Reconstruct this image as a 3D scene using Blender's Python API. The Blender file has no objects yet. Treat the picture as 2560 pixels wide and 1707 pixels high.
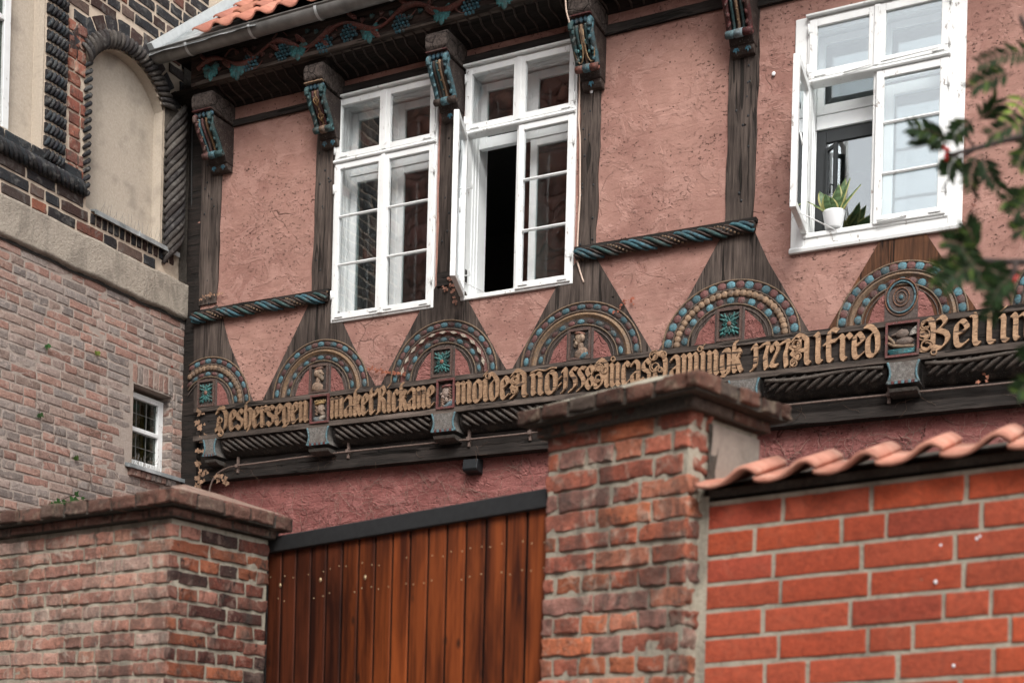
import bpy, bmesh, math, random
from mathutils import Vector, Matrix, noise
random.seed(7)
R = math.radians
# ------------------------------------------------------------------ camera, world, sun, exposure
PXF, PCX, PCY = 3400., 1280., 1930.
RHO = math.atan(.025); TH = math.atan(3400/6680.)
CAMZ = 1.6
CT, ST, CR, SR = math.cos(TH), math.sin(TH), math.cos(RHO), math.sin(RHO)
D = 66700/6680.*CT                      # plane of the timber front (y = D)
XC = -7.72                              # plane of the church wall (x = XC)
sc = bpy.context.scene
C = sc.collection
cam = bpy.data.cameras.new('camera'); camo = bpy.data.objects.new('camera', cam); C.objects.link(camo)
r0, f0, u0 = Vector((CT, ST, 0)), Vector((-ST, CT, 0)), Vector((0, 0, 1))
Rv, Uv = r0*CR+u0*SR, u0*CR-r0*SR
camo.matrix_world = Matrix(((Rv.x, Uv.x, -f0.x, 0), (Rv.y, Uv.y, -f0.y, 0), (Rv.z, Uv.z, -f0.z, CAMZ), (0, 0, 0, 1)))
cam.lens = 36*PXF/2560; cam.sensor_width = 36; cam.sensor_fit = 'HORIZONTAL'; cam.shift_y = (PCY-853.5)/2560
cam.clip_start = .05; cam.clip_end = 400
cam.dof.use_dof = True; cam.dof.focus_distance = 10.0; cam.dof.aperture_fstop = 2.3
sc.camera = camo
w = bpy.data.worlds.new('World'); sc.world = w; w.use_nodes = True
nt = w.node_tree; nt.nodes.clear()
sky = nt.nodes.new('ShaderNodeTexSky'); sky.sky_type = 'NISHITA'; sky.sun_disc = False
SUN_EL, SUN_AZ = R(44), R(150)          # azimuth clockwise from +Y
sky.sun_elevation = SUN_EL; sky.sun_rotation = SUN_AZ; sky.dust_density = 3; sky.altitude = 0
hs = nt.nodes.new('ShaderNodeHueSaturation'); hs.inputs['Saturation'].default_value = .14; hs.inputs['Value'].default_value = 1.0
bg = nt.nodes.new('ShaderNodeBackground'); bg.inputs['Strength'].default_value = .15
wo = nt.nodes.new('ShaderNodeOutputWorld')
nt.links.new(sky.outputs[0], hs.inputs['Color']); nt.links.new(hs.outputs[0], bg.inputs['Color']); nt.links.new(bg.outputs[0], wo.inputs[0])
sl = bpy.data.lights.new('sun', 'SUN'); sl.energy = 1.1; sl.angle = R(20); sl.color = (1, .96, .9)
so = bpy.data.objects.new('sun', sl); C.objects.link(so)
sd = Vector((math.sin(SUN_AZ)*math.cos(SUN_EL), math.cos(SUN_AZ)*math.cos(SUN_EL), math.sin(SUN_EL)))
so.rotation_euler = sd.to_track_quat('Z', 'Y').to_euler(); so.location = (4, -6, 14)
sc.view_settings.view_transform = 'Standard'; sc.view_settings.look = 'None'
sc.view_settings.exposure = 1.0; sc.view_settings.gamma = 1; sc.view_settings.use_curve_mapping = False
sc.cycles.max_bounces = 6; sc.cycles.diffuse_bounces = 3; sc.cycles.glossy_bounces = 3; sc.cycles.transparent_max_bounces = 10
sc.cycles.sample_clamp_indirect = 4

# ------------------------------------------------------------------ from a point of the photo to a place on a real plane
def ray(px, py):
    x = (px-PCX)/PXF; y = (PCY-py)/PXF
    xr, yr = x*CR-y*SR, x*SR+y*CR
    return (xr*CT-ST, xr*ST+CT, yr)
def FP(px, py, w=0):                    # on the timber front, w metres in front of it -> (u, v)
    d = ray(px, py); t = (D-w)/d[1]; return (d[0]*t, CAMZ+d[2]*t)
def CP(px, py, w=0):                    # on the church wall
    d = ray(px, py); t = (XC+w)/d[0]; return (d[1]*t, CAMZ+d[2]*t)
def AT(px, py, Z):                      # at a given distance
    d = ray(px, py); return Vector((d[0]*Z, d[1]*Z, CAMZ+d[2]*Z))
FAC = lambda u, v, w: Vector((u, D-w, v))
CHU = lambda s, v, w: Vector((XC+w, s, v))
WLD = lambda x, y, z: Vector((x, y, z))
def frame(o, ud, nd, vd=Vector((0, 0, 1))):
    o, ud, nd, vd = Vector(o), Vector(ud).normalized(), Vector(nd).normalized(), Vector(vd).normalized()
    return lambda u, v, w: o+ud*u+vd*v+nd*w
def J(c, a, b):
    q = random.uniform(a, b); return tuple(min(1, x*q) for x in c)
def n1(*p): return noise.noise(Vector(p))

# ------------------------------------------------------------------ mesh builder
class MB:
    def __init__(s): s.v = []; s.f = []; s.c = []; s.s = []; s.col = (1, 1, 1); s.sm = False
    def add(s, vs, fs, sm=None):
        b = len(s.v); s.v += [tuple(x) for x in vs]
        for f in fs:
            s.f.append([b+i for i in f]); s.c.append(s.col); s.s.append(s.sm if sm is None else sm)
    def box(s, T, u0, u1, v0, v1, w0, w1):
        vs = [T(u, v, w) for w in (w0, w1) for v in (v0, v1) for u in (u0, u1)]
        s.add(vs, [(0, 2, 3, 1), (4, 5, 7, 6), (0, 1, 5, 4), (2, 6, 7, 3), (0, 4, 6, 2), (1, 3, 7, 5)], False)
    def prism(s, T, poly, w0, w1, back=True):
        n = len(poly)
        vs = [T(p[0], p[1], w0) for p in poly]+[T(p[0], p[1], w1) for p in poly]
        fs = [tuple(range(n, 2*n))]+[(i, (i+1) % n, n+(i+1) % n, n+i) for i in range(n)]
        if back: fs.append(tuple(range(n-1, -1, -1)))
        s.add(vs, fs, False)
    def tube(s, pts, r, n=8, cap=True, sm=True):
        pts = [Vector(p) for p in pts]; m = len(pts)
        if m < 2: return
        rr = r if isinstance(r, (list, tuple)) else [r]*m
        vs = []; up = None
        for i, p in enumerate(pts):
            t = (pts[min(i+1, m-1)]-pts[max(i-1, 0)])
            if t.length < 1e-9: t = Vector((0, 0, 1))
            t.normalize()
            if up is None: up = Vector((0, 0, 1)) if abs(t.z) < .9 else Vector((1, 0, 0))
            a = t.cross(up)
            if a.length < 1e-6: a = t.cross(Vector((1, .1, 0)))
            a.normalize(); b = a.cross(t).normalized(); up = b
            for k in range(n):
                q = 2*math.pi*k/n; vs.append(p+a*(math.cos(q)*rr[i])+b*(math.sin(q)*rr[i]))
        fs = [(i*n+k, i*n+(k+1) % n, (i+1)*n+(k+1) % n, (i+1)*n+k) for i in range(m-1) for k in range(n)]
        if cap: fs += [tuple(range(n-1, -1, -1)), tuple((m-1)*n+k for k in range(n))]
        s.add(vs, fs, sm)
    def ell(s, T, c, r, n=8, m=6, rot=0, sm=True):
        cu, cv, cw = c; ru, rv, rw = r; co, si = math.cos(rot), math.sin(rot); vs = []
        for j in range(m+1):
            th = math.pi*j/m
            for k in range(n):
                ph = 2*math.pi*k/n
                x, y, z = ru*math.sin(th)*math.cos(ph), rv*math.sin(th)*math.sin(ph), rw*math.cos(th)
                vs.append(T(cu+x*co-y*si, cv+x*si+y*co, cw+z))
        s.add(vs, [(j*n+k, j*n+(k+1) % n, (j+1)*n+(k+1) % n, (j+1)*n+k) for j in range(m) for k in range(n)], sm)
    def grid(s, T, fn, us, vs_, sm=True, skip=None):
        nu = len(us); V = [T(*fn(u, v)) for v in vs_ for u in us]; F = []
        for j in range(len(vs_)-1):
            for i in range(nu-1):
                if skip and skip((us[i]+us[i+1])/2, (vs_[j]+vs_[j+1])/2): continue
                F.append((j*nu+i, j*nu+i+1, (j+1)*nu+i+1, (j+1)*nu+i))
        s.add(V, F, sm)
    def lathe(s, o, prof, n=16, ax=None, sm=True):
        vs = [Vector(o)+Vector((r*math.cos(2*math.pi*k/n), r*math.sin(2*math.pi*k/n), z)) for r, z in prof for k in range(n)]
        s.add(vs, [(j*n+k, j*n+(k+1) % n, (j+1)*n+(k+1) % n, (j+1)*n+k) for j in range(len(prof)-1) for k in range(n)], sm)
    def board(s, T, q, w0, w1, nu=3, nv=14, amp=.004, edge=.003, seed=0, bow=0):
        """hewn timber: quad TL TR BR BL, uneven front, slightly wandering edges"""
        (a, b, c, d) = q; V = []
        for j in range(nv+1):
            t = j/nv
            l = (a[0]+(d[0]-a[0])*t, a[1]+(d[1]-a[1])*t); r = (b[0]+(c[0]-b[0])*t, b[1]+(c[1]-b[1])*t)
            for i in range(nu+3):
                k = min(max((i-1)/nu, 0), 1) if nu else 0
                k = 0 if i <= 1 and i == 0 else k
                u = l[0]+(r[0]-l[0])*k; v = l[1]+(r[1]-l[1])*k
                e = edge*n1(u*6+seed, v*6, seed*1.7)*2
                side = i == 0 or i == nu+2
                uu = u+(e if abs(r[0]-l[0]) < abs(a[1]-d[1])+9 else 0)
                ww = w0 if side else w1+amp*n1(u*9+seed, v*4, 3.1+seed)*2-(.004 if i in (1, nu+1) else 0)
                V.append(T(uu, v+e*.5, ww))
        W = nu+3
        F = [(j*W+i, (j+1)*W+i, (j+1)*W+i+1, j*W+i+1) for j in range(nv) for i in range(W-1)]
        s.add(V, F, False)
        s.add([T(a[0], a[1], w0), T(b[0], b[1], w0), T(b[0], b[1], w1), T(a[0], a[1], w1)], [(0, 1, 2, 3)])
        s.add([T(d[0], d[1], w0), T(c[0], c[1], w0), T(c[0], c[1], w1), T(d[0], d[1], w1)], [(0, 1, 2, 3)])
    def brick(s, T, u0, u1, v0, v1, w, d=.014, rough=.003, nu=5, nv=3, rnd=.006, seed=0):
        """one worn brick: rounded irregular front with skirts going back into the mortar"""
        us = [u0, u0+rnd*.25]+[u0+rnd+(u1-u0-2*rnd)*i/nu for i in range(nu+1)]+[u1-rnd*.25, u1]
        vs = [v0, v0+rnd*.25]+[v0+rnd+(v1-v0-2*rnd)*i/nv for i in range(nv+1)]+[v1-rnd*.25, v1]
        V = []; nU = len(us); nV = len(vs)
        for j, v in enumerate(vs):
            for i, u in enumerate(us):
                eu = min(i, nU-1-i); ev = min(j, nV-1-j); e = min(eu, ev)
                ww = w-d if e == 0 else (w-rnd*.12 if e == 1 else w)
                k = rough*(2.2 if e else 0)
                du = rough*(1.2*n1(u*23, v*23, seed+.3)+.9*n1(u*70, v*70, seed+.3)); dv = rough*(1.2*n1(u*23, v*23, seed+7.3)+.9*n1(u*70, v*70, seed+7.3))
                V.append(T(u+du, v+dv, ww+k*n1(u*19+seed, v*31, seed)))
        F = [(j*nU+i, j*nU+i+1, (j+1)*nU+i+1, (j+1)*nU+i) for j in range(nV-1) for i in range(nU-1)]
        s.add(V, F, True)
    def build(s, name, mat, parent=None, bevel=0, rc=False, segs=1, kind=None):
        me = bpy.data.meshes.new(name); me.from_pydata(s.v, [], s.f); me.validate(); me.update()
        if len(me.polygons) == len(s.f):
            at = me.attributes.new('Col', 'FLOAT_COLOR', 'FACE')
            at.data.foreach_set('color', [x for c in s.c for x in (c[0], c[1], c[2], 1)])
            me.polygons.foreach_set('use_smooth', s.s)
        if bevel or rc:
            bm = bmesh.new(); bm.from_mesh(me)
            if bevel:
                es = [e for e in bm.edges if len(e.link_faces) == 2 and e.calc_face_angle(0) > .6]
                bmesh.ops.bevel(bm, geom=es, offset=bevel, segments=segs, profile=.6, affect='EDGES', clamp_overlap=True)
            bmesh.ops.recalc_face_normals(bm, faces=bm.faces[:])
            bm.to_mesh(me); bm.free()
        me.materials.append(mat)
        o = bpy.data.objects.new(name, me); C.objects.link(o)
        if parent: o.parent = parent
        if kind: o['kind'] = kind
        return o
def empty(name, loc=(0, 0, 0)):
    o = bpy.data.objects.new(name, None); C.objects.link(o); o.location = (0, 0, 0); o.empty_display_size = .2
    return o
def tag(o, label=None, cat=None, group=None, kind=None):
    if label: o['label'] = label
    if cat: o['category'] = cat
    if group: o['group'] = group
    if kind: o['kind'] = kind
    return o
def lin(a, b, n): return [a+(b-a)*i/n for i in range(n+1)]
def smooth(pts, k=4):
    """Catmull-Rom through points of any dimension"""
    out = []; n = len(pts)
    for i in range(n-1):
        p0, p1, p2, p3 = pts[max(i-1, 0)], pts[i], pts[i+1], pts[min(i+2, n-1)]
        for j in range(k):
            t = j/k
            out.append(tuple(.5*(2*b+(c-a)*t+(2*a-5*b+4*c-d)*t*t+(3*b-a-3*c+d)*t**3) for a, b, c, d in zip(p0, p1, p2, p3)))
    out.append(tuple(pts[-1])); return out
# ------------------------------------------------------------------ materials
class NT:
    def __init__(s, name):
        s.m = bpy.data.materials.new(name); s.m.use_nodes = True; s.t = s.m.node_tree; s.t.nodes.clear()
        s.out = s.t.nodes.new('ShaderNodeOutputMaterial'); s.pos = s.n('ShaderNodeNewGeometry').outputs['Position']
    def n(s, ty, attrs=None, **inp):
        nd = s.t.nodes.new(ty)
        for k, v in (attrs or {}).items(): setattr(nd, k, v)
        for k, v in inp.items(): s.set(nd, k, v)
        return nd
    def set(s, nd, k, v):
        k = int(k[1:]) if k[0] == 'i' and k[1:].isdigit() else k.replace('_', ' ')
        i = nd.inputs[k]
        if isinstance(v, bpy.types.NodeSocket): s.t.links.new(v, i)
        else:
            if i.type == 'RGBA' and len(v) == 3: v = (*v, 1)
            i.default_value = v
    def math(s, op, a, b=0., c=None, clamp=False):
        nd = s.n('ShaderNodeMath', {'operation': op, 'use_clamp': clamp}); s.set(nd, 'i0', a); s.set(nd, 'i1', b)
        if c is not None: s.set(nd, 'i2', c)
        return nd.outputs[0]
    def vscale(s, sx, sy, sz, off=(0, 0, 0), src=None):
        nd = s.n('ShaderNodeMapping'); s.t.links.new(src or s.pos, nd.inputs['Vector'])
        nd.inputs['Scale'].default_value = (sx, sy, sz); nd.inputs['Location'].default_value = off
        return nd.outputs[0]
    def noise(s, scale, vec=None, detail=3, rough=.55, dist=0.):
        nd = s.n('ShaderNodeTexNoise', None, Scale=scale, Detail=detail, Roughness=rough, Distortion=dist)
        s.t.links.new(vec or s.pos, nd.inputs['Vector']); return nd.outputs['Fac']
    def voro(s, scale, vec=None, feature='F1', out='Distance', rnd=1.):
        nd = s.n('ShaderNodeTexVoronoi', {'feature': feature}, Scale=scale, Randomness=rnd)
        s.t.links.new(vec or s.pos, nd.inputs['Vector']); return nd.outputs[out]
    def mr(s, v, a, b, c=0., d=1.):
        nd = s.n('ShaderNodeMapRange', {'clamp': True}); s.set(nd, 'Value', v)
        for k, x in zip(('From Min', 'From Max', 'To Min', 'To Max'), (a, b, c, d)): nd.inputs[k].default_value = x
        return nd.outputs[0]
    def mix(s, f, a, b, mode='MIX'):
        nd = s.n('ShaderNodeMix', {'data_type': 'RGBA', 'blend_type': mode})
        s.set(nd, 'i0', f)
        for i, v in ((6, a), (7, b)):
            if isinstance(v, bpy.types.NodeSocket): s.t.links.new(v, nd.inputs[i])
            else: nd.inputs[i].default_value = (*v[:3], 1)
        return nd.outputs[2]
    def col(s): return s.n('ShaderNodeAttribute', {'attribute_name': 'Col'}).outputs['Color']
    def bump(s, h, dist=.01, strength=1., nrm=None):
        nd = s.n('ShaderNodeBump', None, Height=h, Distance=dist, Strength=strength)
        if nrm: s.t.links.new(nrm, nd.inputs['Normal'])
        return nd.outputs[0]
    def done(s, color, rough=.85, nrm=None, metal=0., spec=.3, **kw):
        b = s.n('ShaderNodeBsdfPrincipled', None, Base_Color=color, Roughness=rough, Metallic=metal)
        s.set(b, 'Specular IOR Level', spec)
        for k, v in kw.items(): s.set(b, k, v)
        if nrm: s.t.links.new(nrm, b.inputs['Normal'])
        s.t.links.new(b.outputs[0], s.out.inputs[0]); return s.m

def warp(t, amt, scale):                 # position pushed about by noise
    nz = t.n('ShaderNodeTexNoise', None, Scale=scale, Detail=2.); t.t.links.new(t.pos, nz.inputs['Vector'])
    a = t.n('ShaderNodeVectorMath', {'operation': 'MULTIPLY_ADD'}); t.t.links.new(nz.outputs['Color'], a.inputs[0])
    a.inputs[1].default_value = (amt,)*3; t.t.links.new(t.pos, a.inputs[2]); return a.outputs[0]

def plaster(name, c1, c2, dirt, bstr=1., course=1., specks=1., hairs=None):
    t = NT(name); P = t.pos
    w = warp(t, .10, 3.5)
    sx = t.n('ShaderNodeSeparateXYZ'); t.t.links.new(w, sx.inputs[0])
    cx = t.n('ShaderNodeCombineXYZ'); t.t.links.new(sx.outputs[0], cx.inputs[0]); t.t.links.new(sx.outputs[2], cx.inputs[1])
    br = t.n('ShaderNodeTexBrick', {'offset': .5}, Scale=1., Mortar_Size=.012, Mortar_Smooth=1.)
    br.inputs['Brick Width'].default_value = .27; br.inputs['Row Height'].default_value = .088
    t.t.links.new(cx.outputs[0], br.inputs['Vector'])
    big = t.noise(1.6, detail=5, rough=.65); med = t.noise(9, detail=3, rough=.5); fine = t.noise(55, detail=4, rough=.7)
    hor = t.noise(6, t.vscale(1, 1, 2.6), detail=4, rough=.6, dist=.4)
    c = t.mix(t.mr(big, .38, .60), c1, c2)
    pt = t.mr(t.noise(3.1, t.vscale(1.2, 1, 1.5, (5, 1, 2)), detail=5, rough=.7, dist=.5), .52, .57); c = t.mix(t.math('MULTIPLY', pt, .38), c, tuple(min(1, x*1.12+.03) for x in c1))
    c = t.mix(t.math('MULTIPLY', t.mr(hor, .45, .75), .5), c, tuple(x*.72 for x in c1))
    c = t.mix(t.math('MULTIPLY', t.mr(med, .5, .8), .35), c, tuple(min(1, x*1.3+.03) for x in c1))
    # pits and little dark scars, gathered in patches
    pit = t.mr(t.noise(34, t.vscale(1, 1, 1.8), detail=3, rough=.8, dist=.3), .60, .66)
    patch = t.mr(t.noise(2.3, detail=3), .44, .66); sp2 = t.mr(t.voro(26, warp(t, .03, 20.)), .10, .20, 1., 0.)
    pz = t.math('MULTIPLY', t.math('MULTIPLY', pit, patch), .75*specks)
    c = t.mix(pz, c, dirt); c = t.mix(t.math('MULTIPLY', t.math('MULTIPLY', sp2, t.mr(t.noise(13), .5, .58)), .6*specks, clamp=True), c, dirt)
    if hairs: c = t.mix(t.math('MULTIPLY', t.mr(t.noise(95, detail=3, rough=.8), .56, .66), .5), c, hairs)
    c = t.mix(t.math('MULTIPLY', t.mr(fine, .55, .8), .22), c, tuple(x*.55 for x in c1))
    c = t.mix(t.math('MULTIPLY', br.outputs['Fac'], .22*course), c, dirt)
    # fine cracks
    v = t.voro(3.2, warp(t, .25, 3.), 'DISTANCE_TO_EDGE')
    ck = t.math('MULTIPLY', t.mr(v, .0, .012, 1., 0.), t.mr(t.noise(1.9), .56, .64))
    c = t.mix(t.math('MULTIPLY', ck, .7), c, dirt)
    gr = t.noise(150, detail=3, rough=.7); c = t.mix(t.math('MULTIPLY', t.mr(gr, .56, .74), .30), c, tuple(x*.45 for x in c1)); c = t.mix(t.math('MULTIPLY', t.mr(gr, .44, .28), .25), c, tuple(min(1, x*1.35+.04) for x in c1))
    h = t.math('MULTIPLY', br.outputs['Fac'], -1.1*course); h = t.math('MULTIPLY_ADD', gr, .22, h)
    h = t.math('MULTIPLY_ADD', med, .55, h); h = t.math('MULTIPLY_ADD', hor, .7, h); h = t.math('MULTIPLY_ADD', pt, .35, h)
    h = t.math('MULTIPLY_ADD', fine, .35, h); h = t.math('MULTIPLY_ADD', pz, -.9, h); h = t.math('MULTIPLY_ADD', ck, -.6, h)
    return t.done(c, .92, t.bump(h, .022*bstr, .9), spec=.15)

def timber(name, dark, light, axis='z', worn=.5):
    """weathered oak; grain along the axis"""
    t = NT(name); s = {'z': (1, 1, .06), 'x': (.06, 1, 1), 'y': (1, .06, 1)}[axis]
    g = t.noise(60, t.vscale(*s), detail=5, rough=.7, dist=.4); g2 = t.noise(14, t.vscale(*s), detail=3, rough=.6, dist=.8)
    big = t.noise(2.2, detail=3)
    f = t.math('ADD', t.math('MULTIPLY', g, .6), t.math('MULTIPLY', g2, .5))
    c = t.mix(t.mr(f, .42, .70), dark, light)
    c = t.mix(t.mr(big, .4, .65), c, t.mix(.6, c, dark))
    cr = t.mr(t.noise(26, t.vscale(*s), detail=2, rough=.5, dist=1.), .62, .66)
    c = t.mix(t.math('MULTIPLY', cr, .8), c, (.008, .007, .006))
    kn = t.mr(t.voro(5.5), .04, .06, 1., 0.)
    c = t.mix(t.math('MULTIPLY', kn, .85), c, (.006, .005, .005))
    h = t.math('SUBTRACT', f, t.math('MULTIPLY', cr, .7)); h = t.math('SUBTRACT', h, t.math('MULTIPLY', kn, .8))
    return t.done(c, .88, t.bump(h, .012, .9), spec=.2)

def painted_wood(name):
    """carved work: colour per face, worn down to the wood in places"""
    t = NT(name); c = t.col()
    a = t.noise(70, detail=4, rough=.7); b = t.noise(16, detail=3)
    c1 = t.mix(t.mr(a, .38, .72), t.mix(.62, c, (.014, .011, .010)), c)
    c1 = t.mix(t.math('MULTIPLY', t.mr(b, .50, .66), .6), c1, (.085, .066, .055))
    c1 = t.mix(t.math('MULTIPLY', t.mr(t.noise(120, detail=2), .62, .72), .4), c1, (.35, .36, .34))
    return t.done(c1, .7, t.bump(a, .004, .7), spec=.3)

def STAIN(t):                            # soot that ran down the masonry in streaks and patches
    return t.math('MAXIMUM', t.mr(t.noise(5, t.vscale(1, 1, .35, (2, 7, 1)), detail=5, rough=.7, dist=.5), .49, .60), t.math('MULTIPLY', t.mr(t.noise(15, t.vscale(1, 1, .5), detail=4, rough=.7), .56, .68), .8))
def brickmat(name, lime=.5, soot=.5, bs=1., gr=.5, limec=(.34, .29, .25), sootc=(.02, .018, .017), stain=0.):
    t = NT(name); c = t.col()
    a = t.noise(45, detail=5, rough=.75, dist=.5); b = t.noise(13, detail=4, rough=.65, dist=.8); g = t.noise(2.4, detail=4, rough=.6)
    c1 = t.mix(t.mr(a, .35, .68), t.mix(.45, c, (.03, .012, .008)), c)
    c1 = t.mix(t.math('MULTIPLY', t.mr(b, .53, .66), lime), c1, limec)
    c1 = t.mix(t.math('MULTIPLY', t.mr(t.noise(19, t.vscale(1, 1, .7, (3, 5, 1)), detail=4, rough=.7), .54, .68), soot), c1, sootc)
    c1 = t.mix(t.math('MULTIPLY', t.mr(g, .5, .68), soot*.55), c1, t.mix(.6, c1, sootc))
    g3 = t.noise(130, detail=3, rough=.75); c1 = t.mix(t.math('MULTIPLY', t.mr(g3, .54, .70), gr), c1, t.mix(.7, c1, sootc)); c1 = t.mix(t.math('MULTIPLY', t.mr(g3, .44, .30), gr*.5), c1, limec)
    if stain: c1 = t.mix(t.math('MULTIPLY', STAIN(t), stain), c1, (.055, .048, .042))
    h = t.math('MULTIPLY_ADD', b, .8, a); h = t.math('MULTIPLY_ADD', g3, .4, h)
    return t.done(c1, .85, t.bump(h, .008*bs, .9), spec=.25)

def mortar(name, c1, c2, bs=1., stain=0.):
    t = NT(name); a = t.noise(60, detail=4, rough=.7); b = t.noise(5, detail=4)
    c = t.mix(t.mr(a, .3, .7), c1, c2); c = t.mix(t.math('MULTIPLY', t.mr(b, .52, .7), .5), c, tuple(x*.45 for x in c1))
    if stain: c = t.mix(t.math('MULTIPLY', STAIN(t), stain), c, (.055, .05, .043))
    return t.done(c, .95, t.bump(a, .006*bs, .9), spec=.1)

def simple(name, c, rough=.6, metal=0., var=.15, sc_=20., bs=.3, spec=.4, alt=None):
    t = NT(name); a = t.noise(sc_, detail=4, rough=.6)
    cc = t.mix(t.mr(a, .35, .7), c, alt or tuple(x*(1-var) for x in c))
    return t.done(cc, rough, t.bump(a, .004*bs, .6), metal, spec)

def glass(name, tint=(.92, .96, .95), k=2.0, wob=.0):
    t = NT(name)
    nrm = t.bump(t.noise(3.2, detail=1), .02, wob) if wob else None
    bf = t.n('ShaderNodeNewGeometry').outputs['Backfacing']                # same reflectance from either face of the pane
    fr = t.n('ShaderNodeFresnel', None, IOR=t.math('MULTIPLY_ADD', bf, 1/1.5-1.5, 1.5))
    tr = t.n('ShaderNodeBsdfTransparent', None, Color=tint); gl = t.n('ShaderNodeBsdfGlossy', None, Color=(.95, .98, 1.), Roughness=.0)
    if nrm: t.t.links.new(nrm, gl.inputs['Normal'])
    mx = t.n('ShaderNodeMixShader'); t.t.links.new(t.math('MULTIPLY', fr.outputs[0], k, clamp=True), mx.inputs[0])
    t.t.links.new(tr.outputs[0], mx.inputs[1]); t.t.links.new(gl.outputs[0], mx.inputs[2]); t.t.links.new(mx.outputs[0], t.out.inputs[0])
    return t.m

def white_paint():
    t = NT('white_paint'); a = t.noise(30, t.vscale(1, 1, .5), detail=4, rough=.7); b = t.noise(5, detail=2)
    chip = t.math('MULTIPLY', t.mr(a, .60, .66), t.mr(b, .42, .58))
    c = t.mix(t.mr(t.noise(7, detail=3), .3, .7), (.80, .81, .80), (.70, .71, .70))
    c = t.mix(t.math('MULTIPLY', chip, .7), c, (.22, .16, .13))
    return t.done(c, .45, t.bump(t.math('MULTIPLY', chip, -1.), .003, .8), spec=.4)

def gatewood():
    t = NT('gate_larch'); col = t.col()
    g = t.noise(26, t.vscale(1, 1, .05), detail=5, rough=.65, dist=.6); w = t.noise(7, t.vscale(1, 1, .16), detail=4, rough=.6, dist=.7)
    f = t.math('ADD', t.math('MULTIPLY', g, .5), t.math('MULTIPLY', w, .6))
    c = t.mix(t.mr(f, .44, .62), t.mix(1., col, (.36, .26, .22), 'MULTIPLY'), t.mix(1., col, (1.6, 1.35, 1.1), 'MULTIPLY'))
    v = t.voro(8.5, t.vscale(1, 1, .6)); kn = t.mr(v, .06, .15, 1., 0.)
    c = t.mix(t.math('MULTIPLY', kn, .85), c, (.018, .007, .004))
    c = t.mix(t.math('MULTIPLY', t.mr(t.noise(3, t.vscale(1, 1, .5)), .45, .7), .55), c, t.mix(1., c, (.42, .36, .34), 'MULTIPLY'))
    fg = t.noise(110, t.vscale(1, 1, .06), detail=3, rough=.7); c = t.mix(t.math('MULTIPLY', t.mr(fg, .5, .72), .45), c, t.mix(1., c, (.3, .25, .25), 'MULTIPLY'))
    return t.done(c, .6, t.bump(f, .003, .6), spec=.2)

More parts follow.
